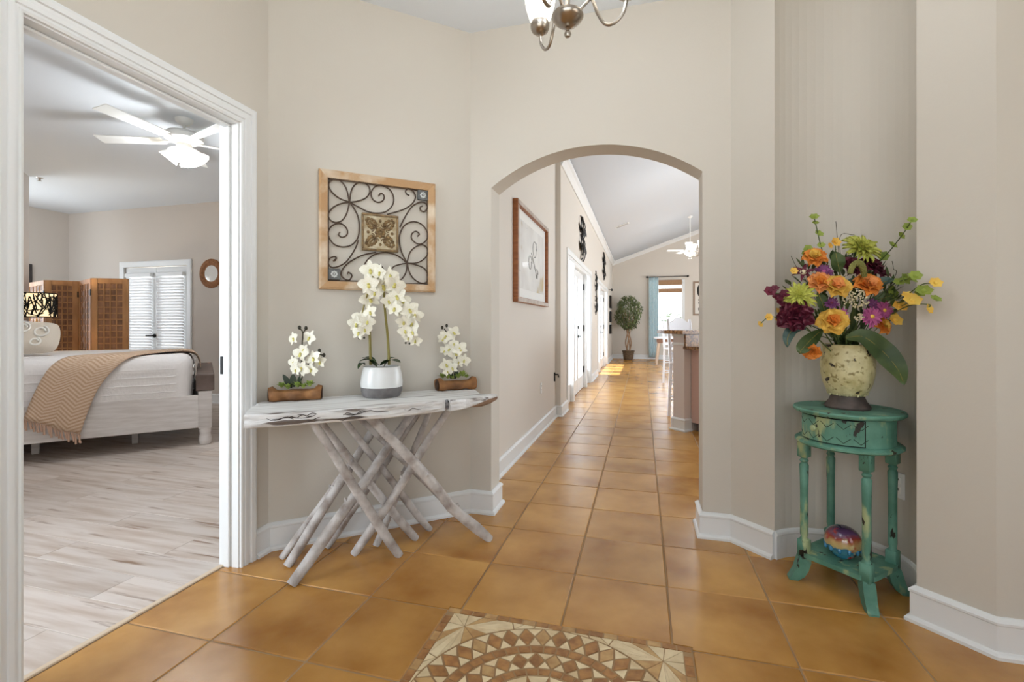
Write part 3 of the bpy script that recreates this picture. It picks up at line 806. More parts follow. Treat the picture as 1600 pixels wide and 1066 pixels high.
inn.tube([(g, -.012, g), (AS - g, -.012, g), (AS - g, -.012, AS - g), (g, -.012, AS - g), (g, -.012, g)], 0.0035, 6)
inn.build('inner_rod', M['iron'], art)
for p in SCROLL:
    c = catmull([(x * AS, -0.013, z * AS) for x, z in p], 5)
    MB().tube(c, 0.0042, 6).build('scroll', M['iron'], art, smooth=True)
M['patina'] = mat('patina_tile', rgb(212, 202, 174), 0.6, c2=rgb(166, 146, 110), scale=22, detail=5, bump=0.4, bscale=70)
M['relief'] = mat('embossed_bronze', rgb(140, 112, 70), 0.45, metal=0.2, c2=rgb(96, 74, 46), scale=40)
ct = MB().bbox(.342 * AS, -0.02, .345 * AS, .658 * AS, -0.004, .668 * AS, 0.003).build('centre_tile', M['patina'], art)
rm = MB(); x0, x1, z0, z1 = .342 * AS, .658 * AS, .345 * AS, .668 * AS
for (a, b, c, d) in ((x0, z0, x1, z0 + .012), (x0, z1 - .012, x1, z1), (x0, z0 + .012, x0 + .012, z1 - .012), (x1 - .012, z0 + .012, x1, z1 - .012)):
    rm.bbox(a, -0.027, b, c, -0.018, d, 0.002)
rm.build('tile_rim', M['relief'], ct)
rl = MB(); cx, cz = (x0 + x1) / 2, (z0 + z1) / 2
for k in range(8):
    a = k * math.pi / 4
    rl.ball((cx + .02 * math.cos(a), -.021, cz + .02 * math.sin(a)), (.011, .006, .011), 8, 4)
rl.ball((cx, -.023, cz), (.009, .008, .009), 8, 4)
for k in range(4):
    a = math.pi / 4 + k * math.pi / 2; ca, sa = math.cos(a), math.sin(a)
    rl.tube([(cx + .03 * ca, -.021, cz + .03 * sa), (cx + .085 * ca, -.022, cz + .085 * sa)], [.006, .004], 6)
    for s in (-1, 1):
        for rr_, off, sz in ((.05, .016, .011), (.066, .02, .010), (.082, .016, .010), (.098, .008, .009)):
            rl.ball((cx + rr_ * ca - s * off * sa, -.021, cz + rr_ * sa + s * off * ca), (sz, .006, sz), 8, 4)
    b = k * math.pi / 2; cb, sb = math.cos(b), math.sin(b)
    for s in (-1, 1):
        sp = [(cx + (.045 + .012 * math.cos(u)) * cb - s * (.018 + .012 * math.sin(u)) * sb, -.021, cz + (.045 + .012 * math.cos(u)) * sb + s * (.018 + .012 * math.sin(u)) * cb) for u in [j * .7 for j in range(8)]]
        rl.tube(sp, .0035, 5)
    rl.ball((cx + .066 * cb, -.021, cz + .066 * sb), (.009, .006, .009), 8, 4)
rl.build('relief', M['relief'], ct, smooth=True)
for (x0, z0, x1, z1) in ((.836 * AS, .838 * AS, .932 * AS, .93 * AS), (.072 * AS, .08 * AS, .17 * AS, .174 * AS)):
    tl = MB().bbox(x0, -0.02, z0, x1, -0.006, z1, 0.003).build('corner_tile', mat('grey_metal_tile', rgb(112, 112, 110), 0.5, metal=0.4, c2=rgb(80, 80, 78), scale=30), art)
    fb = MB(); cx, cz = (x0 + x1) / 2, (z0 + z1) / 2
    for k in range(8):
        a = k * math.pi / 4; fb.ball((cx + .013 * math.cos(a), -.021, cz + .013 * math.sin(a)), (.006, .004, .006), 6, 4)
    fb.ball((cx, -.022, cz), .005, 6, 4)
    fb.build('flower_boss', mat('silver_boss', rgb(206, 208, 206), 0.4, metal=0.3), tl)

# ------------------------------------------------------------------ plant helpers
def petal_mesh(name, material, L=1.0, W=0.7, cup=0.25, curl=0.1, tip=0.0, ruffle=0.0, rows=5, cols=5):
    rws = []
    for i in range(rows + 1):
        s = i / rows
        wv = W * 0.5 * (math.sin(math.pi * min(1, s * 0.86 + 0.1)) ** 0.75) * (1 - tip * s)
        if i == 0: wv = W * 0.12
        row = []
        for j in range(cols):
            q = -1 + 2 * j / (cols - 1)
            z = cup * s * (1 - 0) * 0.6 + cup * 0.35 * (q * q) * s - curl * s ** 3 + ruffle * math.sin(q * 5 + i) * s
            row.append((q * wv, s * L, z))
        rws.append(row)
    me = MB().grid(rws).mesh(name, True); me.materials.append(material)
    return me

def face_rot(d, roll=0.0):
    return (Vector(d).to_track_quat('Z', 'Y').to_matrix() @ Matrix.Rotation(roll, 3, 'Z'))

def place_petals(parent, me, spec, name='petal'):
    """spec: (azimuth, tilt from the facing axis, scale, lift)"""
    for az, tilt, s, lift in spec:
        m = Matrix.Rotation(az, 4, 'Z') @ Matrix.Rotation(tilt, 4, 'X')
        o = link_obj(name, me, parent); o.matrix_local = Matrix.Translation((0, 0, lift)) @ m @ Matrix.Diagonal((s, s, s, 1))

def leaf_mb(mb, p0, p1, width, sag=0.0, up=(0, 0, 1), fold=0.15, n=8):
    p0, p1 = Vector(p0), Vector(p1); ax = (p1 - p0); side = ax.cross(Vector(up))
    if side.length < 1e-6: side = Vector((1, 0, 0))
    side.normalize(); nrm = side.cross(ax).normalized(); rows = []
    for i in range(n + 1):
        s = i / n; c = p0.lerp(p1, s) + Vector((0, 0, 1)) * sag * math.sin(math.pi * s)
        w_ = width * 0.5 * (math.sin(math.pi * (s * 0.93 + 0.05)) ** 0.8) if i < n else 0.0005
        rows.append([c + side * w_ * q + nrm * fold * w_ * abs(q) for q in (-1, -0.5, 0, 0.5, 1)])
    mb.grid(rows)
    return mb

M['orchid'] = mat('white_orchid_petal', rgb(240, 236, 222), 0.6, c2=rgb(228, 222, 200), scale=9)
M['orchid_lip'] = mat('yellow_green_lip', rgb(206, 196, 110), 0.6)
M['leaf'] = mat('dark_glossy_leaf', rgb(52, 78, 36), 0.35, c2=rgb(34, 54, 28), scale=8)
M['stemg'] = mat('olive_stem', rgb(138, 126, 62), 0.6)
M['stemd'] = mat('dark_stem', rgb(62, 58, 34), 0.6)
M['bud'] = mat('dark_bud', rgb(48, 44, 30), 0.5)
OP = petal_mesh('orchid_petal', M['orchid'], 1.0, 0.92, 0.12, 0.22)
OS = petal_mesh('orchid_sepal', M['orchid'], 1.0, 0.55, 0.12, 0.2)
lipm = MB(); lipm.ball((0, 0.0, 0.1), (0.13, 0.11, 0.16), 8, 5); lipm.ball((0, -0.22, 0.12), (0.16, 0.2, 0.09), 8, 5)
LIP = lipm.mesh('orchid_lip', True); LIP.materials.append(M['orchid_lip'])
def orchid_bloom(parent, pos, face, size, roll=0.0):
    b = bpy.data.objects.new('blossom', LIP); col.objects.link(b); b.parent = parent
    off = Vector(parent.location)
    b.matrix_local = Matrix.Translation(Vector(pos) - off) @ face_rot(face, roll).to_4x4() @ Matrix.Diagonal((size, size, size, 1))
    place_petals(b, OP, [(R(80), R(12), 1.0, 0), (R(-80), R(12), 1.0, 0)])
    place_petals(b, OS, [(0, R(8), .95, -.02), (R(140), R(10), .95, -.02), (R(-140), R(10), .95, -.02)])
    return b

def dep(p): return -SN * p[0] + CS * p[1]
rng = random.Random(3)
TOCAM = Vector((SN, -CS, 0.05))

# tall orchid in the two-tone pot
base = wl(0.54, 0.15, 0.7712)
po = thing('potted_orchid', 'tall white orchid with two arching sprays in a white and grey pot', 'plant', base)
potm = mat('white_glazed_pot', rgb(226, 226, 224), 0.25)
MB().lathe([(.083, .05), (.108, .052), (.110, .075), (.104, .12), (.096, .152), (.098, .158), (.09, .16), (.086, .15), (.09, .06)], 28).build('pot', potm, po, True)
MB().lathe([(.0, 0), (.092, 0), (.099, .008), (.107, .03), (.108, .052), (.05, .052)], 28).build('pot_base', mat('grey_concrete', rgb(124, 120, 118), 0.85, c2=rgb(104, 100, 98), scale=20), po, True)['label'] = 'rough grey lower band of the pot'
MB().lathe([(.0, .148), (.09, .148), (.09, .143)], 20).build('moss', mat('dark_moss', rgb(60, 66, 40), 0.9, c2=rgb(40, 44, 28), scale=60), po)
dpo = dep(base)
for (u0, v0, u1, v1, wd, dd) in ((592, 571, 560, 566, .075, -.05), (595, 571, 626, 567, .075, -.05), (588, 573, 566, 559, .07, .02), (600, 573, 620, 560, .07, .03), (570, 570, 559, 577, .03, -.06)):
    mb = leaf_mb(MB(), at(u0, v0, dpo), at(u1, v1, dpo + dd), wd, 0.02)
    mb.build('leaf', M['leaf'], po, True, world=True)
st1 = [at(579, 570, dpo), at(578, 530, dpo), at(577, 500, dpo), at(578, 470, dpo), at(588, 440, dpo - .02), at(592, 424, dpo - .03), at(584, 430, dpo - .05), at(574, 460, dpo - .06), at(566, 490, dpo - .05), at(563, 522, dpo - .04), at(565, 527, dpo - .04)]
st2 = [at(608, 570, dpo), at(606, 530, dpo), at(602, 490, dpo), at(600, 460, dpo), at(604, 436, dpo - .02), at(616, 436, dpo - .03), at(629, 460, dpo - .04), at(640, 485, dpo - .05), at(644, 510, dpo - .05), at(640, 533, dpo - .05)]
for s in (st1, st2):
    c = catmull(s, 5); MB().tube(c, [0.0075 - 0.0045 * i / len(c) for i in range(len(c))], 7).build('stem', M['stemg'], po, True, world=True)
BL = [(579, 422, 24), (590, 436, 25), (576, 444, 24), (599, 447, 27), (594, 426, 20), (578, 467, 24), (585, 458, 18), (617, 444, 24), (610, 430, 20), (620, 463, 24), (607, 471, 18), (629, 470, 20), (617, 482, 20), (628, 484, 19), (579, 488, 18), (565, 498, 22), (574, 503, 18), (557, 506, 20), (561, 520, 18), (570, 515, 16),
      (640, 484, 22), (649, 491, 20), (631, 503, 18), (645, 506, 20), (633, 517, 17), (645, 519, 18), (649, 532, 16), (638, 528, 13)]
for i, (u, v, s) in enumerate(BL):
    d = dpo - 0.05 - 0.05 * rng.random()
    fc = TOCAM + Vector((rng.uniform(-.6, .6), rng.uniform(-.25, .25), rng.uniform(-.55, .25)))
    orchid_bloom(po, at(u, v, d), fc, s * 0.72 * d / FPX, rng.uniform(-.5, .5))
for (u, v) in ((561, 529), (569, 528), (634, 536), (640, 537), (641, 531)):
    MB().ball(at(u, v, dpo - .05), .006, 8, 5).build('bud', M['bud'], po, True, world=True)

def log_planter(label, t0, t1, n, blooms, buds, leaves, succ, stems, rz):
    c = wl((t0 + t1) / 2, n, 0.77); d0 = dep(c)
    p = thing('orchid_log_planter', label, 'plant', c, group='orchids in hollow log planters')
    half = (t1 - t0) / 2; rings = []
    D3, P3 = Vector((math.cos(WANG + rz), math.sin(WANG + rz), 0)), Vector((-math.sin(WANG + rz), math.cos(WANG + rz), 0))
    for k in range(13):
        s = -1 + 2 * k / 12; r = 0.037 + 0.005 * math.sin(k * 1.3); cut = abs(s) < 0.8
        ring_ = []
        for j in range(14):
            a = 2 * math.pi * j / 14; rr = r * (1 + .1 * mnoise.noise(Vector((k * .6, math.cos(a) * 2, math.sin(a) * 2 + t0 * 9))))
            y, z = rr * math.cos(a) * 1.15, rr * math.sin(a) + 0.034
            if cut and z > 0.052: z = 0.052 + (z - .052) * .15
            ring_.append(Vector((0, 0, 0)) + D3 * (s * half * (1 + .04 * math.sin(a + 1))) + P3 * y + Vector((0, 0, max(0.0, z))))
        rings.append(ring_)
    lg = MB().loft(rings).build('log', M['log'], p, True)
    for s in (-1, 1):
        e = MB(); e.lathe([(0.0, 0), (.03, 0), (.032, .004), (.02, .006), (.0, .004)], 12)
        e.xf(Matrix.Translation(D3 * s * (half - .002) + Vector((0, 0, .034))) @ Matrix.Rotation(WANG + rz, 4, 'Z') @ Matrix.Rotation(R(90) * s, 4, 'Y'))
        e.build('end_grain', M['loggrain'], lg)
    kb = MB(); kb.ball((0, 0, 0), (.013, .013, .006), 10, 5)
    kb.xf(Matrix.Translation(-P3 * .037 + D3 * .01 + Vector((0, 0, .032))) @ Matrix.Rotation(WANG + rz, 4, 'Z') @ Matrix.Rotation(R(90), 4, 'X')); kb.build('knot', M['loggrain'], lg, True)
    for (u, v, s) in succ:
        s *= 1.5; q = at(u, v, d0 - .012); sm = MB()
        for ly, (cnt, rad, tilt) in enumerate(((7, .017, .35), (5, .012, .8))):
            for k in range(cnt):
                a = 2 * math.pi * k / cnt + ly * .4
                tip = q + Vector((math.cos(a) * rad, math.sin(a) * rad, .004 + tilt * .016)) * s
                leaf_mb(sm, q, tip, .013 * s, 0, n=3)
        sm.ball(q + Vector((0, 0, .006)), .006 * s, 6, 4)
        sm.build('succulent', M['succ'], p, True, world=True)
    for (u0, v0, u1, v1, wd) in leaves:
        leaf_mb(MB(), at(u0, v0, d0), at(u1, v1, d0 - .01), wd, 0, up=(0.3, -1, 0)).build('leaf', M['leafdk'], p, True, world=True)
    for s in stems:
        MB().tube(catmull([at(u, v, d0) for u, v in s], 4), .003, 6).build('stem', M['stemd'], p, True, world=True)
    for (u, v) in buds:
        MB().ball(at(u, v, d0), (.0085, .0085, .011), 8, 5).build('bud', M['bud'], p, True, world=True)
    for i, (u, v, s) in enumerate(blooms):
        dd = d0 - .02 - .03 * rng.random()
        orchid_bloom(p, at(u, v, dd), TOCAM + Vector((rng.uniform(-.6, .6), 0, rng.uniform(-.5, .4))), s * .66 * dd / FPX, rng.uniform(-.7, .7))
M['log'] = mat('brown_bark_log', rgb(160, 110, 62), 0.7, c2=rgb(104, 68, 38), scale=9, detail=6, bump=0.6, bscale=30)
M['loggrain'] = mat('dark_end_grain', rgb(92, 66, 48), 0.85, c2=rgb(60, 42, 32), scale=30)
M['succ'] = mat('pale_green_succulent', rgb(168, 184, 92), 0.55, c2=rgb(128, 152, 70), scale=30)
M['leafdk'] = mat('blackish_green_leaf', rgb(48, 58, 40), 0.5)
log_planter('small white orchid in a brown log planter by the bedroom doorway', 0.0, 0.245, 0.10,
            [(459, 529, 18), (484, 528, 20), (475, 546, 14), (470, 553, 22), (459, 566, 17), (471, 575, 22), (490, 560, 22), (500, 566, 18), (486, 577, 19), (462, 578, 15)],
            [(468, 512), (478, 513), (499, 548), (506, 555)], [(456, 606, 442, 585, .03), (459, 605, 458, 584, .036), (468, 604, 468, 588, .022)],
            [(440, 605, 1), (450, 607, 1.1), (465, 604, 1.1), (474, 606, .9), (484, 603, 1.1)], [[(466, 605), (471, 570), (472, 540), (473, 520), (468, 513)], [(466, 605), (480, 572), (495, 556), (505, 555)], [(473, 521), (478, 514)], [(494, 556), (499, 549)]], -0.10)
log_planter('small white orchid in a brown log planter near the archway', 0.865, 1.10, 0.095,
            [(697, 526, 18), (708, 520, 18), (692, 530, 15), (709, 537, 13), (695, 548, 14), (703, 546, 16), (718, 545, 20), (712, 552, 19), (717, 566, 15), (725, 563, 17), (697, 570, 18), (707, 575, 17), (699, 581, 12)],
            [(691, 512), (698, 509), (718, 537)], [(705, 592, 703, 575, .03), (711, 592, 714, 575, .026)],
            [(692, 590, 1.1), (700, 591, 1), (707, 592, .8), (716, 590, 1.1), (723, 587, 1.2), (729, 590, .8)], [[(706, 592), (708, 560), (704, 530), (694, 514)], [(709, 592), (713, 560), (718, 540)]], -0.02)

# ------------------------------------------------------------------ green half-round accent table in the niche
GC = Vector((0.872, 2.425))
M['green'] = mat('distressed_teal_paint', rgb(106, 156, 136), 0.55, c2=rgb(76, 126, 108), scale=9, detail=6, rnd=0.03, bump=0.25, bscale=40)
layer_noise(M['green'], rgb(168, 180, 134), 14, 0.59, 0.68, stretch=(1, 1, .4))
layer_noise(M['green'], rgb(36, 32, 22), 26, 0.635, 0.655, stretch=(1, 1, .45))
gt = thing('accent_table', 'distressed teal green oval accent table with drawer and lower shelf in the niche', 'table', (GC.x, GC.y, 0), R(-45))
MB().lathe([(0, .762), (.186, .762), (.199, .765), (.207, .772), (.208, .779), (.203, .785), (.0, .785)], 40).build('table_top', M['green'], gt, True)
MB().lathe([(.166, .645), (.172, .645), (.172, .763), (.166, .763)], 40).build('apron', M['green'], gt, True)
MB().lathe([(.0, .625), (.190, .625), (.2, .632), (.2, .64), (.19, .647), (.0, .647)], 40).build('apron_rim', M['green'], gt, True)
def patch(a0, a1, r0, r1, z0, z1, n=14):
    rings = []
    for k in range(n + 1):
        a = R(a0 + (a1 - a0) * k / n); ca, sa = math.cos(a), math.sin(a)
        rings.append([(r0 * ca, r0 * sa, z0), (r1 * ca, r1 * sa, z0), (r1 * ca, r1 * sa, z1), (r0 * ca, r0 * sa, z1)])
    return MB().loft(rings)
patch(224, 316, .171, .1745, .650, .760).build('drawer_gap', mat('dark_gap', rgb(24, 30, 26), 0.9), gt)
dw = patch(226, 314, .172, .1795, .655, .756).build('drawer', M['green'], gt)
kb = MB().lathe([(.006, 0), (.006, .01), (.011, .014), (.014, .022), (.010, .028), (0, .03)], 12)
a = R(258); kb.xf(Matrix.Translation((0.179 * math.cos(a), 0.179 * math.sin(a), .71)) @ Matrix.Rotation(a, 4, 'Z') @ Matrix.Rotation(R(90), 4, 'Y')); kb.build('knob', M['green'], dw, True)
vee = MB()
for k in range(5):                                   # carved chevrons of the drawer front
    for zz in (0.672, 0.73):
        a = R(234 + 19 * k)
        for s in (-1, 1):
            pts_ = [(.1795 * math.cos(a + R(s * 8 * j / 3)), .1795 * math.sin(a + R(s * 8 * j / 3)), zz + .022 * j / 3 - .01) for j in range(4)]
            vee.tube(pts_, .0012, 4)
vee.build('carving', mat('dark_carving', rgb(40, 54, 40), 0.8), dw)
legp = [(.020, .12), (.020, .17), (.013, .176), (.018, .186), (.013, .194), (.0165, .21), (.016, .40), (.0185, .52), (.013, .53), (.0185, .54), (.013, .548), (.019, .56)]
for sx, sy in ((-1, -1), (1, -1), (1, 1), (-1, 1)):
    lx, ly = sx * .124, sy * .112
    lm = MB(); lm.bbox(lx - .021, ly - .021, .105, lx + .021, ly + .021, .185, .003); lm.lathe([(r, z) for r, z in legp if z > .17], 12, (lx, ly, 0)); lm.bbox(lx - .021, ly - .021, .556, lx + .021, ly + .021, .626, .003)
    lg = lm.build('leg', M['green'], gt, True)
    ft = MB(); ou = Vector((sx, sy, 0)).normalized(); base_ = Vector((lx, ly, 0)); sd = Vector((-ou.y, ou.x, 0)); rings = []
    for (o_f, z, wd_, dp_) in ((.0, .112, .022, .022), (.004, .085, .023, .026), (.014, .05, .022, .026), (.03, .02, .021, .026), (.042, .008, .02, .022), (.046, 0, .018, .018)):
        c_ = base_ + ou * o_f + Vector((0, 0, z)); rings.append([c_ + sd * wd_ * p + ou * dp_ * q for p, q in ((-1, -1), (1, -1), (1, 1), (-1, 1))])
    ft.loft(rings); ft.build('foot', M['green'], lg)
sp = [(-.15, -.095), (-.11, -.138), (.11, -.138), (.15, -.095), (.15, .095), (.11, .138), (-.11, .138), (-.15, .095)]
sh = MB(); sh.prism(sp, .112, .132); sh.build('shelf', M['green'], gt)

# glass paperweight ball on the shelf
gp = GC - E1 * 0.01 - E2 * 0.015
orb = thing('glass_globe', 'art glass globe with red swirls and a blue base on the teal shelf', 'ornament', (gp.x, gp.y, 0.1325))
orm = zbands('swirled_glass', [(0.0, rgb(40, 110, 140)), (.2, rgb(90, 160, 180)), (.38, rgb(60, 120, 150)), (.42, rgb(196, 178, 120)), (.58, rgb(186, 150, 96)), (.7, rgb(150, 52, 34)), (.85, rgb(92, 60, 96)), (1.0, rgb(54, 40, 66))], 0, .134, 0.06, 0.8, 0.05, 18)
layer_noise(orm, rgb(170, 40, 26), 16, .58, .66)
layer_noise(orm, rgb(206, 190, 140), 22, .6, .7)
pr = [(0, 0), (.034, .0), (.046, .012)] + [(.072 * math.cos(a), .067 + .067 * math.sin(a)) for a in [R(x) for x in range(-50, 90, 10)]] + [(.001, .134)]
MB().lathe(pr, 28).build('globe', orm, orb, True)
dp = MB()
for k in range(12):
    a = 2 * math.pi * k / 12; dp.ball((.067 * math.cos(a), .067 * math.sin(a), .042), (.008, .008, .013), 8, 5)
dp.build('blue_drops', mat('blue_glass', rgb(60, 130, 170), 0.05, coat=0.8), orb, True)

def outlet(name, label, loc, rz, kind='outlet', group=None):
    o = thing(name, label, 'outlet', loc, rz, group)
    MB().bbox(-.035, -.006, -.057, .035, 0, .057, .002).build('cover_plate', M['trim'], o)
    for z in (-.022, .022):
        s = MB().bbox(-.017, -.008, z - .016, .017, -.005, z + .016, .002).build('socket', M['white'], o)
        q = MB(); q.box(-.008, -.009, z, -.005, -.0078, z + .009); q.box(.005, -.009, z, .008, -.0078, z + .009); q.box(-.002, -.009, z - .01, .002, -.0078, z - .006)
        q.build('slots', M['black'], s)
    return o
# on the curved back of the niche, right of the middle
k_ = 15; pn = (NICHE[k_] + NICHE[k_ + 1]) / 2; tn_ = (NICHE[k_ + 1] - NICHE[k_]).normalized()
outlet('wall_outlet', 'white double socket on the niche wall behind the teal table', (pn.x - (-tn_.y) * 0.001, pn.y - tn_.x * 0.001, 0.44), math.atan2(tn_.y, tn_.x))
outlet('wall_outlet', 'white socket plate low on the corridor wall below the picture', (-1.049, 5.03, 0.47), R(90))

# ------------------------------------------------------------------ vase with the mixed bouquet on the teal table
VC = GC - E2 * 0.0
VZ = 0.7855
vase = thing('flower_vase', 'crackled cream green vase with a dark foot on the teal table', 'vase', (VC.x, VC.y, VZ))
vm = mat('crackled_cream_glaze', rgb(214, 206, 160), 0.4, c2=rgb(176, 164, 110), scale=16, detail=5, lo=.4, hi=.7, bump=.3, bscale=50)
layer_noise(vm, rgb(150, 136, 88), 40, .56, .64)
layer_noise(vm, rgb(44, 36, 28), 20, .635, .655)
MB().lathe([(.060, .056), (.068, .06), (.078, .075), (.092, .11), (.101, .155), (.102, .195), (.097, .235), (.092, .262), (.095, .272), (.099, .279), (.092, .281), (.086, .268), (.09, .2), (.06, .1)], 36, cap=False).build('body', vm, vase, True)
MB().lathe([(0, 0), (.083, 0), (.087, .008), (.083, .016), (.070, .034), (.063, .052), (.066, .062), (.05, .062)], 36).build('foot', mat('dark_taupe_foot', rgb(92, 80, 74), 0.6, c2=rgb(66, 56, 52), scale=20), vase, True)
chp = MB()
for k in range(46):
    a = 2 * math.pi * k / 46 + .03 * math.sin(k * 5); r = .071 + .004 * math.sin(k * 2.3)
    chp.ball((r * math.cos(a), r * math.sin(a), .066 + .005 * math.sin(k * 1.7)), (.004, .004, .005), 5, 4)
chp.build('glaze_drips', mat('pale_glaze', rgb(196, 190, 146), 0.4), vase)

MOUTH = Vector((VC.x, VC.y, VZ + 0.2)); DV = dep(VC)
M['fstem'] = mat('green_flower_stem', rgb(78, 92, 46), 0.6)
M['fleaf'] = mat('mid_green_leaf', rgb(82, 100, 50), 0.5, c2=rgb(54, 74, 36), scale=10)
M['fleafb'] = mat('blue_green_leaf', rgb(66, 92, 84), 0.5, c2=rgb(48, 72, 64), scale=10)
C_ = {'orange': (rgb(236, 160, 56), rgb(222, 120, 54)), 'peach': (rgb(240, 176, 96), rgb(230, 132, 74)), 'yellow': (rgb(232, 196, 90), rgb(226, 170, 64)), 'lime': (rgb(208, 208, 104), rgb(184, 188, 80)),
      'wine': (rgb(108, 26, 50), rgb(80, 16, 36)), 'pink': (rgb(190, 96, 146), rgb(156, 66, 122)), 'purple': (rgb(136, 70, 122), rgb(100, 48, 92)), 'cream': (rgb(232, 222, 190), rgb(216, 202, 160)), 'green': (rgb(148, 162, 66), rgb(118, 138, 54))}
for k, (a, b) in list(C_.items()):
    M['f_' + k] = mat(k + '_petal', a, 0.6, c2=b, scale=18)
PM = {}
def pmesh(k, kind):
    key = (k, kind)
    if key not in PM:
        arg = {'rose': dict(W=1.1, cup=.75, curl=.55, ruffle=.05), 'ruf': dict(W=.9, cup=.6, curl=.4, ruffle=.14), 'mum': dict(W=.26, cup=.35, curl=.3), 'daisy': dict(W=.34, cup=.1, curl=.12), 'lily': dict(W=.42, cup=.3, curl=.4, tip=.5)}[kind]
        PM[key] = petal_mesh(k + '_' + kind + '_petal', M['f_' + k], **arg)
    return PM[key]
bq = thing('flower_bouquet', 'mixed bouquet of orange roses, wine peonies and lime chrysanthemums in the crackled vase', 'flowers', tuple(MOUTH))
def bqd(u, dd):
    """depth for a point of the bouquet that keeps it in front of the diagonal wall right of the niche"""
    r = (u - 800) / FPX; dw = 3.238 / ((-SN + r * CS) + (CS + r * SN))
    return min(DV - dd, dw - .05 + .25 * min(1, max(0, (1425 - u) / 60)))
def stem_path(head):
    return catmull([MOUTH + Vector((0, 0, -.06)), MOUTH + Vector((0, 0, .07)) + (head - MOUTH) * .12, MOUTH.lerp(head, .6) + Vector((0, 0, .03)), head], 4)
def flower(name, label, u, v, px, dd, centre, crad, facing=None, cz=.1):
    """a flower of the bouquet: its heart is the part, stem and petals hang under it"""
    d = bqd(u, dd); head = at(u, v, d); size = px * d / FPX
    f = facing if facing is not None else ((head - MOUTH - Vector((0, 0, .08))).normalized() * .7 + TOCAM * .8)
    mb = MB(); mb.ball((0, 0, cz), (crad, crad, crad * .7), 10, 6)
    b = mb.build(name, centre, bq, True); b['label'] = label
    b.matrix_local = Matrix.Translation(head - MOUTH) @ face_rot(f, rng.random()).to_4x4() @ Matrix.Diagonal((size, size, size, 1))
    s = MB().tube(stem_path(head), .0028, 6).xf(Matrix.Translation(-MOUTH)).build('stem', M['fstem'], b, True)
    s.matrix_local = b.matrix_local.inverted()
    return b
def rose(name, label, u, v, px, dd, k, kc, kind='rose', layers=((7, R(2), 1.0), (6, R(28), .88), (5, R(48), .72), (4, R(66), .52)), facing=None):
    b = flower(name, label, u, v, px, dd, M['f_' + kc], .22, facing, .16)
    for i, (n, tilt, sc_) in enumerate(layers):
        place_petals(b, pmesh(k if i < 2 else kc, kind), [(2 * math.pi * j / n + i * .5 + rng.uniform(-.15, .15), tilt + rng.uniform(-.12, .12), sc_ * rng.uniform(.9, 1.08), .03 * i) for j in range(n)])
    return b
def many(name, label, u, v, px, dd, k, kind, layers, centre=None, crad=.2, facing=None):
    b = flower(name, label, u, v, px, dd, centre, crad, facing, .08)
    src = pmesh(k, kind); mb = MB()
    for i, (n, tilt, sc_) in enumerate(layers):
        for j in range(n):
            m = Matrix.Translation((0, 0, .04 * i)) @ Matrix.Rotation(2 * math.pi * j / n + i * .3 + rng.uniform(-.1, .1), 4, 'Z') @ Matrix.Rotation(tilt + rng.uniform(-.12, .12), 4, 'X') @ Matrix.Diagonal((sc_, sc_ * rng.uniform(.85, 1.1), sc_, 1))
            mb.add([m @ p.co for p in src.vertices], [tuple(f.vertices) for f in src.polygons])
    mb.build('petals', M['f_' + k], b, True)
    return b
MUM = ((22, R(2), 1.0), (18, R(25), .9), (14, R(48), .72), (9, R(68), .5))
many('chrysanthemum', 'large lime chrysanthemum at the top of the bouquet', 1344, 391, 28, .03, 'lime', 'mum', MUM, M['f_green'], .15)
many('spider_chrysanthemum', 'lime spidery chrysanthemum at the left beside the dark red peony', 1248, 464, 25, .10, 'lime', 'mum', ((20, R(0), 1.0), (16, R(30), .85), (10, R(60), .55)), M['f_lime'], .15)
rose('carnation', 'orange yellow ruffled carnation high on the left', 1272, 404, 19, .05, 'orange', 'yellow', 'ruf')
rose('peony', 'large dark wine red peony on the left', 1242, 494, 27, .10, 'wine', 'wine', 'ruf', ((9, R(0), 1.0), (8, R(28), .9), (7, R(50), .75), (5, R(70), .5)))
rose('rose', 'orange rose left of the peach rose in the middle row', 1281, 443, 19, .10, 'peach', 'orange')
rose('rose', 'peach rose with yellow outer petals in the middle row', 1305, 449, 22, .12, 'yellow', 'peach')
rose('rose', 'orange rose below the curled green foxtail', 1353, 447, 22, .11, 'orange', 'peach')
rose('rose', 'open yellow rose with an orange heart low in the centre', 1300, 503, 22, .13, 'yellow', 'orange')
rose('rose', 'small orange rose below the pink daisies', 1377, 509, 15, .09, 'orange', 'yellow')
rose('rose', 'small orange bloom drooping at the left of the vase rim', 1269, 549, 14, .09, 'orange', 'orange', facing=TOCAM + Vector((-.5, 0, -.7)))
rose('dahlia', 'dark wine dahlia under the lime chrysanthemum', 1332, 419, 20, .04, 'wine', 'wine', 'ruf')
rose('dahlia', 'dark wine dahlia at the upper right under the tall green stem', 1360, 417, 18, .03, 'wine', 'wine', 'ruf')
many('lily', 'pointed wine red lily at the right shoulder of the bouquet', 1377, 430, 17, .04, 'wine', 'lily', ((6, R(10), 1.0), (5, R(40), .8)), M['f_wine'])
many('lily', 'wine and white lily at the left above the spidery chrysanthemum', 1255, 426, 17, .06, 'wine', 'lily', ((6, R(10), 1.0), (4, R(45), .7)), M['f_cream'], .3)
many('aster', 'purple aster left of the peach roses', 1287, 425, 15, .08, 'purple', 'daisy', ((16, R(5), 1.0), (12, R(35), .75)), M['f_pink'], .25)
many('aster', 'small deep purple aster above the open yellow rose', 1299, 474, 12, .11, 'purple', 'daisy', ((14, R(8), 1.0), (10, R(40), .7)), M['f_wine'], .25)
many('daisy', 'pink daisy with a yellow eye, lower of the pair', 1362, 495, 17, .13, 'pink', 'daisy', ((18, R(3), 1.0), (12, R(18), .8)), M['f_yellow'], .22, TOCAM)
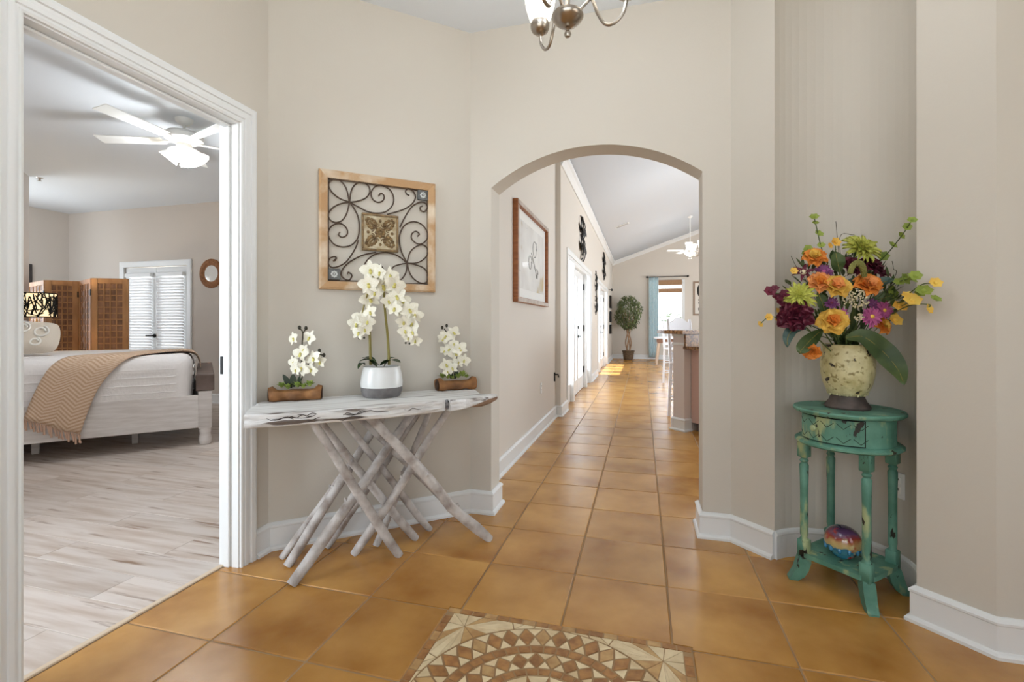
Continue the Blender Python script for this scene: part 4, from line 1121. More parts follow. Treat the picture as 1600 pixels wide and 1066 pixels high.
many('daisy', 'pink daisy with a yellow eye, upper right of the pair', 1381, 485, 15, .11, 'pink', 'daisy', ((18, R(3), 1.0), (12, R(18), .8)), M['f_yellow'], .22, TOCAM)
many('aster', 'purple aster half hidden behind the pink daisies', 1364, 476, 12, .10, 'purple', 'daisy', ((14, R(8), 1.0),), M['f_purple'], .25)
many('aster', 'little pink aster at the right of the open yellow rose', 1315, 491, 11, .12, 'pink', 'daisy', ((12, R(8), 1.0), (8, R(30), .7)), M['f_pink'], .25)
def lace(label, u, v, dd, rad, n):
    mb = MB(); d = bqd(u, dd)
    for k in range(n):
        a = rng.uniform(0, 2 * math.pi); r = rad * math.sqrt(rng.random()); mb.ball(at(u + r * math.cos(a) * 1.15, v + r * math.sin(a) * .7, d - .012 * rng.random()), .0036, 6, 4)
    b = mb.build('queen_annes_lace', M['f_cream'], bq, world=True); b['label'] = label
    MB().tube(stem_path(at(u, v, d)), .0028, 6).build('stem', M['fstem'], b, True, world=True)
lace('cream lacy flower cluster in the centre of the bouquet', 1337, 467, .13, 20, 90)
lace('small cream flower cluster beside the lower pink daisy', 1343, 496, .12, 8, 26)

def spray(name, label, path, heads, kmat, dd, cat='flower', size=6, shape='cup'):
    pts = [MOUTH + Vector((0, 0, -.06)), MOUTH + Vector((0, 0, .06))] + [at(u, v, bqd(u, dd)) for u, v in path]
    t = MB().tube(catmull(pts, 5), .0021, 6).build(name, M['fstem'], bq, True, world=True); t['label'] = label
    for (u, v, s) in heads:
        q = at(u, v, bqd(u, dd)); r = s * 1.02 * DV / FPX; mb = MB()
        fm = face_rot(TOCAM + Vector((rng.uniform(-.5, .5), rng.uniform(-.2, .2), rng.uniform(.1, .9)))); ps = fm @ Vector((0, 0, 1))
        for j in range(6):
            a = 2 * math.pi * j / 6
            leaf_mb(mb, q, q + fm @ Vector((math.cos(a) * r, math.sin(a) * r, r * (.35 if shape == 'cup' else .1))), r * 1.0, 0, up=ps, n=4)
        mb.ball(q + ps * r * .15, r * .3, 6, 4)
        mb.build('floret', M[kmat], t, True, world=True)
    return t
spray('bells_of_ireland', 'upright green bell stem at the top left', [(1300, 460), (1288, 405), (1281, 378), (1275, 352), (1272, 340)], [(1279, 366, 7), (1274, 349, 5), (1272, 340, 7), (1283, 384, 6)], 'f_green', .03, 'foliage')
spray('bells_of_ireland', 'long green bell stem leaning out at the top right', [(1345, 460), (1371, 414), (1392, 390), (1412, 364), (1425, 344)], [(1380, 401, 8), (1394, 384, 7), (1407, 369, 6), (1417, 355, 6), (1425, 345, 6)], 'f_green', .03, 'foliage')
spray('orchid_sprig', 'wine red sprig sticking out at the far left', [(1280, 490), (1235, 465), (1205, 456)], [(1203, 456, 9), (1214, 466, 9), (1222, 474, 9), (1226, 460, 8), (1211, 451, 6)], 'f_wine', .08)
spray('yellow_sprig', 'tiny yellow sprig at the far left below the wine sprig', [(1270, 510), (1225, 500), (1203, 495), (1187, 507)], [(1201, 496, 6), (1187, 507, 5)], 'f_yellow', .08)
spray('yellow_blossom', 'yellow blossoms on the right beside the pink daisies', [(1360, 500), (1395, 485), (1425, 470)], [(1406, 480, 10), (1425, 470, 11), (1398, 501, 10), (1418, 463, 8), (1392, 492, 8)], 'f_yellow', .08)
spray('yellow_blossom', 'yellow blossom at the end of the upper right twig', [(1370, 480), (1410, 465), (1440, 445), (1460, 443)], [(1461, 443, 8)], 'f_yellow', .07)
spray('yellow_blossom', 'yellow blossom at the end of the lower right twig', [(1380, 500), (1420, 478), (1452, 476), (1450, 482)], [(1450, 483, 7)], 'f_yellow', .07)
spray('green_hydrangea', 'lime green blossoms on the right side twig', [(1360, 480), (1395, 445), (1422, 435)], [(1412, 437, 9), (1422, 436, 9), (1430, 432, 8), (1405, 442, 8)], 'f_green', .06)
spray('green_hydrangea', 'lime green blossoms beside the yellow twig ends', [(1370, 490), (1410, 470), (1443, 456)], [(1443, 456, 10), (1436, 459, 7), (1461, 468, 7)], 'f_green', .06)
spray('green_hydrangea', 'lime green blossom deep in the right of the bouquet', [(1360, 480), (1390, 458)], [(1391, 458, 12), (1383, 464, 9)], 'f_green', .06)
spray('yellow_blossom', 'small yellow blossom beside the top chrysanthemum', [(1310, 450), (1306, 400), (1305, 379)], [(1305, 379, 8), (1296, 384, 5)], 'f_yellow', .03)
spray('yellow_sprig', 'yellow sprig half hidden behind the wine peony', [(1270, 520), (1235, 505), (1220, 495)], [(1217, 489, 8), (1219, 500, 8), (1224, 509, 7), (1240, 424, 6)], 'f_yellow', .06)
spray('green_sedum', 'pale green sedum beside the orange carnation', [(1290, 460), (1270, 410), (1263, 392)], [(1263, 390, 8), (1258, 397, 6), (1270, 396, 6)], 'f_green', .04, shape='flat')
c = catmull([at(1349, 442, DV - .10), at(1350, 428, DV - .12), at(1347, 416, DV - .13), at(1340, 411, DV - .13), at(1332, 416, DV - .13), at(1328, 428, DV - .13)], 6)
mb = MB(); mb.tube(c, [.013 * (1 - .3 * abs(2 * i / len(c) - 1) + .12 * (i % 2)) for i in range(len(c))], 10); t = mb.build('foxtail', mat('pale_green_plume', rgb(140, 140, 74), 0.9, bump=1, bscale=200), bq, True, world=True); t['label'] = 'curled green foxtail plume in the middle of the bouquet'
MB().tube([MOUTH, at(1346, 480, DV - .06), at(1349, 442, DV - .10)], .003, 6).build('stem', M['fstem'], t, True, world=True)

def big_leaf(name, label, pts, width, m, dd, up=(0, -.6, 1)):
    P = [MOUTH + Vector((0, 0, -.02))] + [at(u, v, bqd(u, d_)) for u, v, d_ in pts]
    c = catmull(P[1:], 5); n = len(c) - 1; rows = []
    for i, p in enumerate(c):
        tg = (c[min(i + 1, n)] - c[max(i - 1, 0)]).normalized(); sd = tg.cross(Vector(up)).normalized(); nr = sd.cross(tg)
        s = i / n; w_ = width * .5 * math.sin(math.pi * (s * .95 + .04)) ** .8 if i < n else .0006
        rows.append([p + sd * w_ * q + nr * w_ * .22 * abs(q) + nr * .002 * math.sin(i * 1.7 + q * 3) for q in (-1, -.6, -.2, .2, .6, 1)])
    t = MB().grid(rows).build(name, m, bq, True, world=True); t['label'] = label
    MB().tube(P[:2], .0028, 6).build('stem', M['fstem'], t, True, world=True)
    MB().tube([p + Vector(up).normalized() * .001 for p in c[:-1]], .0014, 5).build('midrib', M['stemg'], t, True, world=True)
    return t
big_leaf('large_leaf', 'large drooping dark green leaf hanging right of the vase', [(1322, 528, .07), (1350, 527, .10), (1382, 552, .11), (1403, 578, .11), (1413, 602, .11)], .088, M['fleaf'], 0, up=(-.35, -.9, .4))
big_leaf('large_leaf', 'green leaf drooping left of the vase rim', [(1285, 515, .06), (1268, 530, .08), (1254, 545, .09), (1249, 553, .09)], .06, M['fleaf'], 0, up=(-.2, -.9, .4))
big_leaf('large_leaf', 'narrow green leaf hanging at the far left below the peony', [(1260, 512, .06), (1240, 515, .08), (1231, 527, .08), (1230, 543, .08)], .045, M['fleafb'], 0, up=(-.2, -.9, .4))
big_leaf('round_leaf', 'round dark leaf between carnation and chrysanthemum', [(1312, 425, .06), (1308, 408, .07), (1305, 393, .07)], .065, M['fleaf'], 0, up=(.2, -1, .2))
big_leaf('round_leaf', 'blue green leaf behind the curled foxtail', [(1335, 452, .08), (1328, 444, .09), (1365, 431, .08)], .04, M['fleafb'], 0, up=(.1, -1, .5))
big_leaf('round_leaf', 'blue green leaf at the right shoulder of the bouquet', [(1365, 450, .07), (1378, 442, .08), (1398, 438, .06)], .05, M['fleafb'], 0, up=(.1, -1, .5))
big_leaf('green_leaf', 'green leaf between the roses and the lime mum', [(1290, 490, .09), (1284, 472, .10), (1277, 456, .10)], .05, M['fleaf'], 0, up=(.2, -1, .2))
big_leaf('green_leaf', 'dark green leaf right of the lace cluster', [(1360, 480, .06), (1375, 468, .07), (1395, 462, .06)], .055, M['fleaf'], 0, up=(.1, -1, .3))
big_leaf('green_leaf', 'dark green leaf above the open yellow rose', [(1300, 500, .08), (1287, 480, .09), (1290, 462, .09)], .045, M['fleaf'], 0, up=(.2, -1, .2))
mb = MB()
for k in range(240):
    a = rng.uniform(0, 2 * math.pi); rr = math.sqrt(rng.random())
    u, v = 1315 + 92 * rr * math.cos(a), 470 + 66 * rr * math.sin(a)
    if v > 520: u = 1315 + (u - 1315) * .45
    p = at(u, v, bqd(u, rng.uniform(-.06, .05))); dr_ = (p - MOUTH).normalized() + Vector((rng.uniform(-.6, .6), rng.uniform(-.6, .3), rng.uniform(-.5, .4)))
    leaf_mb(mb, p, p + dr_.normalized() * rng.uniform(.03, .065), rng.uniform(.012, .026), 0, n=4)
for k in range(30):
    p = at(1318 + rng.uniform(-18, 18), rng.uniform(522, 545), DV - rng.uniform(-.03, .07)); leaf_mb(mb, MOUTH + Vector((rng.uniform(-.04, .04), rng.uniform(-.04, .04), .07)), p, .022, .01, n=4)
g_ = mb.build('filler_foliage', M['fleaf'], bq, True, world=True); g_['kind'] = 'stuff'
for i, (p, q, r_) in enumerate((((1315, 450), (1310, 390), (1306, 346)), ((1320, 450), (1312, 372), (1335, 367)), ((1260, 440), (1245, 418), (1236, 400)), ((1395, 440), (1396, 420), (1394, 408)))):
    MB().tube(catmull([MOUTH] + [at(u, v, bqd(u, .03)) for u, v in (p, q, r_)], 5), [.0012] * 16, 5).build('grass_blade', M['stemd'], bq, True, world=True)

# ------------------------------------------------------------------ foyer chandelier over the mosaic
M['nickel'] = mat('brushed_nickel', rgb(176, 168, 158), 0.28, metal=1.0)
fwdv, rgtv = Vector((-SN, CS, 0)), Vector((CS, SN, 0))
hub = at(887, 31, 1.40)
ch = thing('chandelier', 'brushed nickel chandelier with white glass shades at the top of the foyer', 'chandelier', (hub.x, hub.y, CH))
zz = hub.z - CH
L_ = lambda x, y, z: (x, y, z + zz)
MB().lathe([(0, -.02), (.012, -.021), (.028, -.014), (.041, -.002), (.046, .006), (.046, .011), (.042, .013), (.042, .018), (.02, .022), (0, .022)], 32, (0, 0, zz)).build('hub', M['nickel'], ch, True)
MB().lathe([(.006, -.020), (.0085, -.027), (.0045, -.031), (.0095, -.037), (.0105, -.043), (.007, -.050), (.0, -.052)], 14, (0, 0, zz)).build('finial', M['nickel'], ch, True)
MB().tube([L_(0, 0, .03), (0, 0, -.03)], .0065, 8).build('stem', M['nickel'], ch, True)
MB().lathe([(0, -.035), (.03, -.03), (.06, -.01), (.062, 0)], 20).build('canopy', M['nickel'], ch, True)
for phi in (-25, 95, 215):
    dv = fwdv * math.cos(R(phi)) + rgtv * math.sin(R(phi))
    path = [(.03, .022), (.052, .045), (.066, .058), (.074, .048), (.088, .012), (.108, -.018), (.135, -.016), (.16, .012), (.17, .05)]
    am = MB(); am.tube(catmull([Vector((dv.x * r, dv.y * r, z + zz)) for r, z in path], 5), .0052, 8)
    arm = am.build('arm', M['nickel'], ch, True)
    cxy = (dv.x * .17, dv.y * .17, zz)
    MB().lathe([(.0, .05), (.014, .051), (.026, .06), (.031, .072), (.031, .082), (.027, .092), (.0, .094)], 20, cxy).build('cup', M['nickel'], arm, True)
    MB().lathe([(.024, .088), (.034, .1), (.046, .14), (.052, .18), (.06, .215), (.057, .215), (.048, .18), (.04, .14), (.026, .11)], 24, cxy, cap=False).build('glass_shade', M['lampglass'], arm, True)
    p = Vector((hub.x + cxy[0], hub.y + cxy[1], hub.z + .16))
    lamp('chandelier_bulb', 'POINT', p + Vector((0, 0, .08)), (0, 0, 0), 9.3, (0.88, 0.94, 1.0), shadow_soft_size=.06)

# ------------------------------------------------------------------ bedroom
BR = math.atan2(BX.y, BX.x)
bed = thing('bed', 'whitewashed wooden bed with dark footboard cap and white quilt', 'bed', (BP.x, BP.y, 0), BR)
M['bedwood'] = mat('whitewashed_bed_wood', rgb(230, 224, 221), 0.6, c2=rgb(212, 204, 199), scale=4, detail=6, stretch=(1, 1, 8))
M['quilt'] = mat('white_quilt', rgb(244, 239, 237), 0.85, bump=.3, bscale=45)
M['darkwood'] = mat('grey_brown_wood', rgb(112, 94, 86), 0.6, c2=rgb(86, 70, 62), scale=5, stretch=(8, 1, 1))
BW, BLN = 1.62, 1.82
for x in (0.055, BW - .055):
    pb = MB(); pb.bbox(x - .055, 0, .16, x + .055, .11, .52, .004); pb.lathe([(.04, 0), (.052, .012), (.055, .06), (.046, .1), (.05, .13), (.05, .16)], 16, (x, .055, 0)); pb.build('post', M['bedwood'], bed, True)
MB().bbox(0.11, .03, .15, BW - .11, .08, .52, .004).build('footboard', M['bedwood'], bed)
MB().bbox(-.02, -.02, .52, BW + .02, .13, .68, .008).build('footboard_cap', M['darkwood'], bed)['label'] = 'dark wood cap along the footboard'
for x in (0.0, BW - .04):
    MB().bbox(x, .11, .17, x + .04, BLN, .48, .004).build('side_rail', M['bedwood'], bed)
for y in (.6, 1.3):
    MB().bbox(.42, y, 0, .47, y + .05, .17, .003).build('support_leg', M['bedwood'], bed)
MB().box(.04, .11, .2, BW - .04, BLN, .24).build('slat_base', M['bedwood'], bed)
def rounded(x0, y0, z0, x1, y1, z1, r, nz=5, tuck=0.0):
    rings = []
    def ring_(i, z):
        out = []
        for (cx, cy, a0) in ((x1 - r, y0 + r, -90), (x1 - r, y1 - r, 0), (x0 + r, y1 - r, 90), (x0 + r, y0 + r, 180)):
            for k in range(5):
                a = R(a0 + 90 * k / 4); out.append((cx + (r - i) * math.cos(a), cy + (r - i) * math.sin(a), z))
        return out
    rings.append(ring_(tuck, z0))
    for k in range(3): rings.append(ring_(-.006 * (k % 2), z0 + (z1 - r - z0) * (k + .5) / 3))
    for k in range(nz + 1):
        a = math.pi / 2 * k / nz; rings.append(ring_(r * (1 - math.cos(a)) * .96, z1 - r + r * math.sin(a)))
    return MB().loft(rings)
rounded(.005, .16, .475, BW - .005, BLN, .868, .11).build('quilt', M['quilt'], bed, True)
qs = MB()
for k in range(4):
    z = .53 + .07 * k
    qs.tube([(-.003, .28, z), (-.003, .9, z - .003), (-.003, BLN - .12, z)], .004, 5)
    qs.tube([(.12, .152, z), (BW / 2, .152, z), (BW - .12, .152, z)], .004, 5)
qs.build('quilting_channels', M['quilt'], bed)
pl = thing('pillow', 'cream throw pillow with raised white loops on the bed', 'pillow', (*bedxy(.55, 1.40), .862), R(48))
def cushion(w_, h_, t_, n=12):
    rows_f, rows_b = [], []
    for i in range(n + 1):
        rf, rb = [], []
        for j in range(n + 1):
            p, q = -1 + 2 * i / n, -1 + 2 * j / n
            e = (1 - p ** 4) * (1 - q ** 4); pin = 1 - .2 * (p * p * q * q)
            x, z = q * w_ / 2 * (1 - .06 * (1 - p * p)) * pin, p * h_ / 2 * (1 - .06 * (1 - q * q)) * pin
            rf.append((x, -t_ * e ** .6, z)); rb.append((x, t_ * e ** .6, z))
        rows_f.append(rf); rows_b.append(rb[::-1])
    return MB().grid(rows_f).grid(rows_b)
ptilt = Matrix.Translation((0, 0, .17)) @ Matrix.Rotation(R(-28), 4, 'X')
cushion(.46, .34, .085).xf(ptilt).build('cushion', mat('cream_linen', rgb(226, 214, 198), 0.9, bump=.3, bscale=150), pl, True)
lp = MB()
for (cx, cz, r_) in ((-.13, .03, .055), (-.02, .06, .05), (.1, .02, .055), (-.06, -.07, .05), (.07, -.08, .04)):
    c = [(cx + r_ * (.55 + .45 * k / 18) * math.cos(k * .42), -.086 * ((1 - (cx / .23) ** 4) * (1 - (cz / .17) ** 4)) ** .6 - .004, cz + r_ * (.55 + .45 * k / 18) * math.sin(k * .42)) for k in range(19)]
    lp.tube(c, .008, 6)
lp.xf(ptilt).build('raised_loops', mat('white_cord', rgb(244, 240, 232), 0.9), pl, True)
p2 = thing('pillow', 'white pillow at the head of the bed behind the throw pillow', 'pillow', (*bedxy(1.05, 1.60), .862), BR)
cushion(.6, .4, .09).xf(Matrix.Translation((0, 0, .17)) @ Matrix.Rotation(R(180), 4, 'Z') @ Matrix.Rotation(R(-40), 4, 'X')).build('cushion', M['quilt'], p2, True)

# throw blanket: hangs over the near side, then runs over the top to the foot corner
tw = thing('throw_blanket', 'beige herringbone throw with fringe draped over the bed', 'blanket', (BP.x, BP.y, 0), BR)
thm = mat('beige_herringbone_knit', rgb(204, 172, 144), 0.95, bump=.5, bscale=90)
def herring(m):
    N = m.node_tree.nodes; L = m.node_tree.links; b = N['Principled BSDF']
    uv = N.new('ShaderNodeUVMap'); sp = N.new('ShaderNodeSeparateXYZ'); L.new(uv.outputs[0], sp.inputs[0])
    pp = N.new('ShaderNodeMath'); pp.operation = 'PINGPONG'; pp.inputs[1].default_value = .125; L.new(sp.outputs['X'], pp.inputs[0])
    ad = N.new('ShaderNodeMath'); ad.operation = 'MULTIPLY_ADD'; ad.inputs[1].default_value = .55; L.new(pp.outputs[0], ad.inputs[0]); L.new(sp.outputs['Y'], ad.inputs[2])
    fr = N.new('ShaderNodeMath'); fr.operation = 'PINGPONG'; fr.inputs[1].default_value = .015; L.new(ad.outputs[0], fr.inputs[0])
    mr = N.new('ShaderNodeMapRange'); mr.inputs['From Max'].default_value = .015; L.new(fr.outputs[0], mr.inputs['Value'])
    cr = N.new('ShaderNodeValToRGB'); cr.color_ramp.elements[0].color = rgb(192, 156, 126); cr.color_ramp.elements[1].color = rgb(226, 202, 178)
    L.new(mr.outputs['Result'], cr.inputs['Fac']); L.new(cr.outputs['Color'], b.inputs['Base Color'])
herring(thm)
secs = [((-.035, 1.29, .385), (-.035, .95, .215)), ((-.04, 1.25, .52), (-.045, .90, .40)), ((-.04, 1.20, .66), (-.045, .83, .60)), ((-.03, 1.14, .79), (-.035, .73, .76)), ((.03, 1.06, .866), (.02, .62, .855)),
        ((.16, .94, .882), (.12, .47, .880)), ((.36, .77, .884), (.26, .33, .884)), ((.56, .58, .884), (.38, .22, .882)), ((.74, .36, .884), (.5, .14, .855)), ((.84, .19, .875), (.56, .105, .79)), ((.86, .125, .80), (.58, .10, .73)), ((.87, .10, .72), (.60, .10, .70))]
A_ = catmull([s[0] for s in secs], 4); B_ = catmull([s[1] for s in secs], 4); rows = []; uvs = []
for i, (p, q) in enumerate(zip(A_, B_)):
    hang = max(0, 1 - i / 14.0); row = []
    for j in range(17):
        s = j / 16; c = p.lerp(q, s); c = c + Vector((-1, 0, 0)) * hang * .022 * (math.sin(s * 11 + .5) * .5 + .5) + Vector((0, 0, .004 * math.sin(s * 9 + i * .2)))
        row.append(c)
    rows.append(row)
tmb = MB().grid(rows); tob = tmb.build('blanket', thm, tw, True)
uvl = tob.data.uv_layers.new(name='UVMap'); ncol = 17; run = [0.0]
for i in range(1, len(rows)): run.append(run[-1] + (rows[i][8] - rows[i - 1][8]).length)
for poly in tob.data.polygons:
    for li in poly.loop_indices:
        vi = tob.data.loops[li].vertex_index; uvl.data[li].uv = (vi % ncol / 16 * .5 * 1.0, run[vi // ncol])
md = tob.modifiers.new('thickness', 'SOLIDIFY'); md.thickness = .008; md.offset = 1
fr = MB()
for j in range(26):
    s = j / 25; p = A_[0].lerp(B_[0], s) + Vector((-.012, 0, 0)); sw = .012 * math.sin(j * 2.3)
    fr.tube([p, p + Vector((-.004, sw * .4 - .004, -.03)), p + Vector((0, sw - .008, -.075 - .012 * math.sin(j * 1.7)))], [.0065, .0055, .008], 5)
fr.build('fringe', mat('pink_beige_fringe', rgb(206, 170, 148), 0.95), tw)

def spt(px, d): 
    p = at(px, HZ, d); return Vector((p.x, p.y))
M['screenwood'] = mat('golden_brown_wood', rgb(188, 142, 96), 0.55, c2=rgb(162, 116, 74), scale=4, stretch=(3, 3, 1), detail=5)
M['weave'] = mat('brown_woven_strip', rgb(148, 108, 80), 0.65, c2=rgb(116, 80, 56), scale=10, rnd=.15)
sc_pts = [spt(46, 6.42), spt(71, 6.0), spt(125, 6.17), spt(144, 5.75), spt(203, 5.85)]
scr = thing('room_divider', 'four-panel folding screen of woven brown wood strips behind the bed', 'screen', (sc_pts[2].x, sc_pts[2].y, 0))
SH, strip_me = 1.71, None
for k in range(4):
    a, b = sc_pts[k], sc_pts[k + 1]; W_ = (b - a).length - .012; ang = math.atan2((b - a).y, (b - a).x)
    f = MB(); sw = .06
    f.bbox(0, -.014, .06, sw, .014, SH, .003); f.bbox(W_ - sw, -.014, .06, W_, .014, SH, .003); f.bbox(sw, -.012, SH - .06, W_ - sw, .012, SH, .003); f.bbox(sw, -.012, .5, W_ - sw, .012, .56, .003); f.bbox(sw, -.012, .1, W_ - sw, .012, .16, .003)
    f.box(sw, -.004, .16, W_ - sw, .004, .5); f.box(sw + .005, -.0025, .56, W_ - sw, .0025, SH - .06)
    for x in (0.0, W_ - sw): f.bbox(x, -.014, 0, x + sw, .014, .06, .003)
    pn_ = f.build('panel', M['screenwood'], scr); pn_.location = (a.x - sc_pts[2].x, a.y - sc_pts[2].y, 0); pn_.rotation_euler = (0, 0, ang)
    nc_, nr_ = 4, 15; iw = W_ - 2 * sw; cw, rh = iw / nc_, (SH - .06 - .56) / nr_
    sm = MB(); segs = 6; rows = []
    for i in range(segs + 1):
        s = i / segs; y = -.004 - .011 * math.sin(math.pi * s)
        rows.append([(s * cw * .97, y, -rh * .40), (s * cw * .97, y, rh * .40)])
    strip_me = sm.grid(rows).mesh('woven_strip'); strip_me.materials.append(M['weave'])
    for c in range(nc_):
        for r_ in range(nr_):
            back = (c + r_) % 2
            o = link_obj('woven_strip', strip_me, pn_, (sw + c * cw + cw * .015, 0, .56 + (r_ + .5) * rh), (0, 0, 0), (1, .45 if back else 1.0, 1))
    up_ = MB()
    for c in range(1, nc_): up_.bbox(sw + c * cw - .006, -.012, .56, sw + c * cw + .006, -.002, SH - .06, .002)
    up_.build('upright_rod', M['screenwood'], pn_)
    if k < 3:
        for z in (.66, 1.5): MB().bbox(W_ - .012, -.02, z, W_ + .02, -.012, z + .075, .002).build('hinge', M['black'], pn_)

lpos = bedxy(1.86, 1.62)
ns = thing('nightstand', 'small white nightstand behind the bed under the table lamp', 'nightstand', (lpos.x, lpos.y, 0), BR)
MB().bbox(-.2, -.2, .1, .2, .2, .62, .005).build('body', M['bedwood'], ns); MB().bbox(-.22, -.22, .62, .22, .22, .65, .006).build('top', M['darkwood'], ns)
for z in (.14, .38):
    dwr = MB().bbox(-.17, -.215, z, .17, -.2, z + .2, .003).build('drawer', M['bedwood'], ns); MB().ball((0, -.222, z + .1), .014, 8, 5).build('knob', M['black'], dwr)
for sx in (-.18, .18):
    for sy in (-.18, .18): MB().bbox(sx - .02, sy - .02, 0, sx + .02, sy + .02, .1, .003).build('leg', M['bedwood'], ns)
tl = thing('table_lamp', 'lit table lamp with a pierced black drum shade beside the bed', 'lamp', (lpos.x, lpos.y, .651))
MB().lathe([(0, 0), (.08, 0), (.08, .015), (.02, .03), (.03, .12), (.05, .2), (.03, .33), (.012, .38), (.01, .56), (.0, .57)], 20).build('base', mat('dark_bronze', rgb(60, 48, 40), 0.4, metal=.6), tl, True)
SR, S0, S1 = .165, .585, .845
MB().lathe([(SR - .006, S0), (SR - .006, S1)], 36, cap=False).build('shade_liner', mat('lit_cream_liner', rgb(250, 236, 206), 0.8, emit=rgb(255, 226, 176), estr=.9), tl)
cage = MB(); lr = random.Random(5)
for z in (S0, S1):
    cage.tube([(SR * math.cos(2 * math.pi * k / 36), SR * math.sin(2 * math.pi * k / 36), z) for k in range(37)], .006, 6)
for k in range(230):
    a = lr.uniform(0, 2 * math.pi); z = lr.uniform(S0 + .02, S1 - .02); da, dz = lr.uniform(-.3, .3), lr.uniform(-.09, .09)
    cage.tube([(SR * math.cos(a + da * s), SR * math.sin(a + da * s), min(S1, max(S0, z + dz * s))) for s in (-1, -.33, .33, 1)], .0058, 5)
cage.build('shade_lattice', M['black'], tl)
lamp('bedside_bulb', 'POINT', (lpos.x, lpos.y, .65 + .78), (0, 0, 0), 9, (1, .82, .58), shadow_soft_size=.05)

def ceiling_fan(name, label, loc, rod, blade_r, n, a0, shades, power):
    """loc is the ceiling point"""
    f = thing(name, label, 'fan', loc)
    MB().lathe([(0, 0), (.07, 0), (.065, -.025), (.03, -.055), (.0, -.056)], 20).build('canopy', M['white'], f, True)
    MB().tube([(0, 0, -.04), (0, 0, -rod)], .012, 8).build('down_rod', M['white'], f, True)
    z = -rod
    MB().lathe([(0, z), (.05, z), (.13, z - .025), (.15, z - .05), (.145, z - .085), (.10, z - .105), (.07, z - .12), (0, z - .125)], 28).build('motor_housing', M['white'], f, True)
    bm = MB(); bm.bbox(.17, -.062, -.004, blade_r, .062, .004, .003)
    bm.v = [(x, y * (0.78 + .3 * (x - .17) / (blade_r - .17)), zz_ + y * .16) for x, y, zz_ in bm.v]
    bme = bm.mesh('fan_blade'); bme.materials.append(M['white'])
    im = MB(); im.bbox(.1, -.02, -.006, .24, .02, -.001, .002); ime = im.mesh('blade_iron'); ime.materials.append(M['white'])
    for k in range(n):
        b = link_obj('blade', bme, f, (0, 0, z - .095), (0, 0, a0 + 2 * math.pi * k / n)); link_obj('blade_bracket', ime, b)
    MB().lathe([(.045, z - .115), (.06, z - .13), (.06, z - .165), (.04, z - .19), (0, z - .195)], 20).build('light_kit', M['white'], f, True)
    if shades == 'bowl':
        MB().lathe([(.06, z - .16), (.14, z - .165), (.145, z - .175), (.10, z - .22), (.05, z - .25), (0, z - .258)], 24).build('glass_bowl', M['lampglass'], f, True)
    else:
        for k in range(shades):
            a = 2 * math.pi * k / shades + .5
            s = MB().lathe([(.02, 0), (.03, -.02), (.045, -.06), (.075, -.105), (.08, -.115), (.072, -.108), (.04, -.06), (.02, -.02)], 20, cap=False)
            s.xf(Matrix.Translation((.055 * math.cos(a), .055 * math.sin(a), z - .165)) @ Matrix.Rotation(a, 4, 'Z') @ Matrix.Rotation(R(-38), 4, 'Y')); s.build('glass_shade', M['lampglass'], f, True)
    for x in (-.03, .03):
        c = MB(); c.tube([(x, 0, z - .19), (x, 0, z - .31)], .0018, 5); c.ball((x, 0, z - .315), .007, 8, 5); c.build('pull_chain', M['nickel'], f)
    lamp('fan_bulb', 'POINT', (loc[0], loc[1], loc[2] + z - .33), (0, 0, 0), power, (.9, .95, 1), shadow_soft_size=.1)
ceiling_fan('ceiling_fan', 'white five-blade ceiling fan with lit tulip shades in the bedroom', (-3.87, 3.29, CH), .10, .70, 5, R(200), 4, 40)
mr_ = thing('round_mirror', 'small round mirror with a woven rattan frame beside the bedroom doors', 'mirror', (-6.10, 5.618, 1.90))
rot = Matrix.Rotation(R(90), 4, 'X')
MB().lathe([(.115, .0), (.15, .022), (.19, .022), (.215, .008), (.215, 0)], 36).xf(rot).build('rattan_frame', mat('rattan', rgb(164, 112, 70), 0.8, c2=rgb(124, 80, 48), scale=60, bump=.6, bscale=90), mr_, True)
MB().lathe([(0, .004), (.12, .004), (.12, 0)], 32).xf(rot).build('mirror_glass', mat('silver_mirror', rgb(220, 222, 222), 0.05, metal=1.0), mr_)
pf = thing('picture_frame', 'dark framed picture seen edge-on beyond the headboard wall', 'picture', (-8.995, 4.82, 1.45))
MB().bbox(0, -.3, 0, .03, .3, .62, .004).build('frame', mat('dark_frame', rgb(52, 46, 44), 0.5), pf); MB().box(.03, -.25, .05, .032, .25, .57).build('print', mat('grey_print', rgb(150, 146, 140), 0.7, c2=rgb(90, 90, 92), scale=6), pf)
for (x, y, l_) in ((-4.315, 3.261, 'small metal sprinkler head on the bedroom ceiling by the fan'), (-7.128, 4.141, 'small metal sprinkler head on the bedroom ceiling near the far left wall')):
    s = thing('sprinkler_head', l_, 'sprinkler', (x, y, CH), group='ceiling sprinklers')
    MB().lathe([(.035, 0), (.03, -.006), (.012, -.008), (.01, -.03), (.0, -.03)], 14).build('escutcheon', M['nickel'], s, True); MB().lathe([(.02, -.034), (.022, -.036), (0, -.037)], 12).build('deflector', M['nickel'], s)

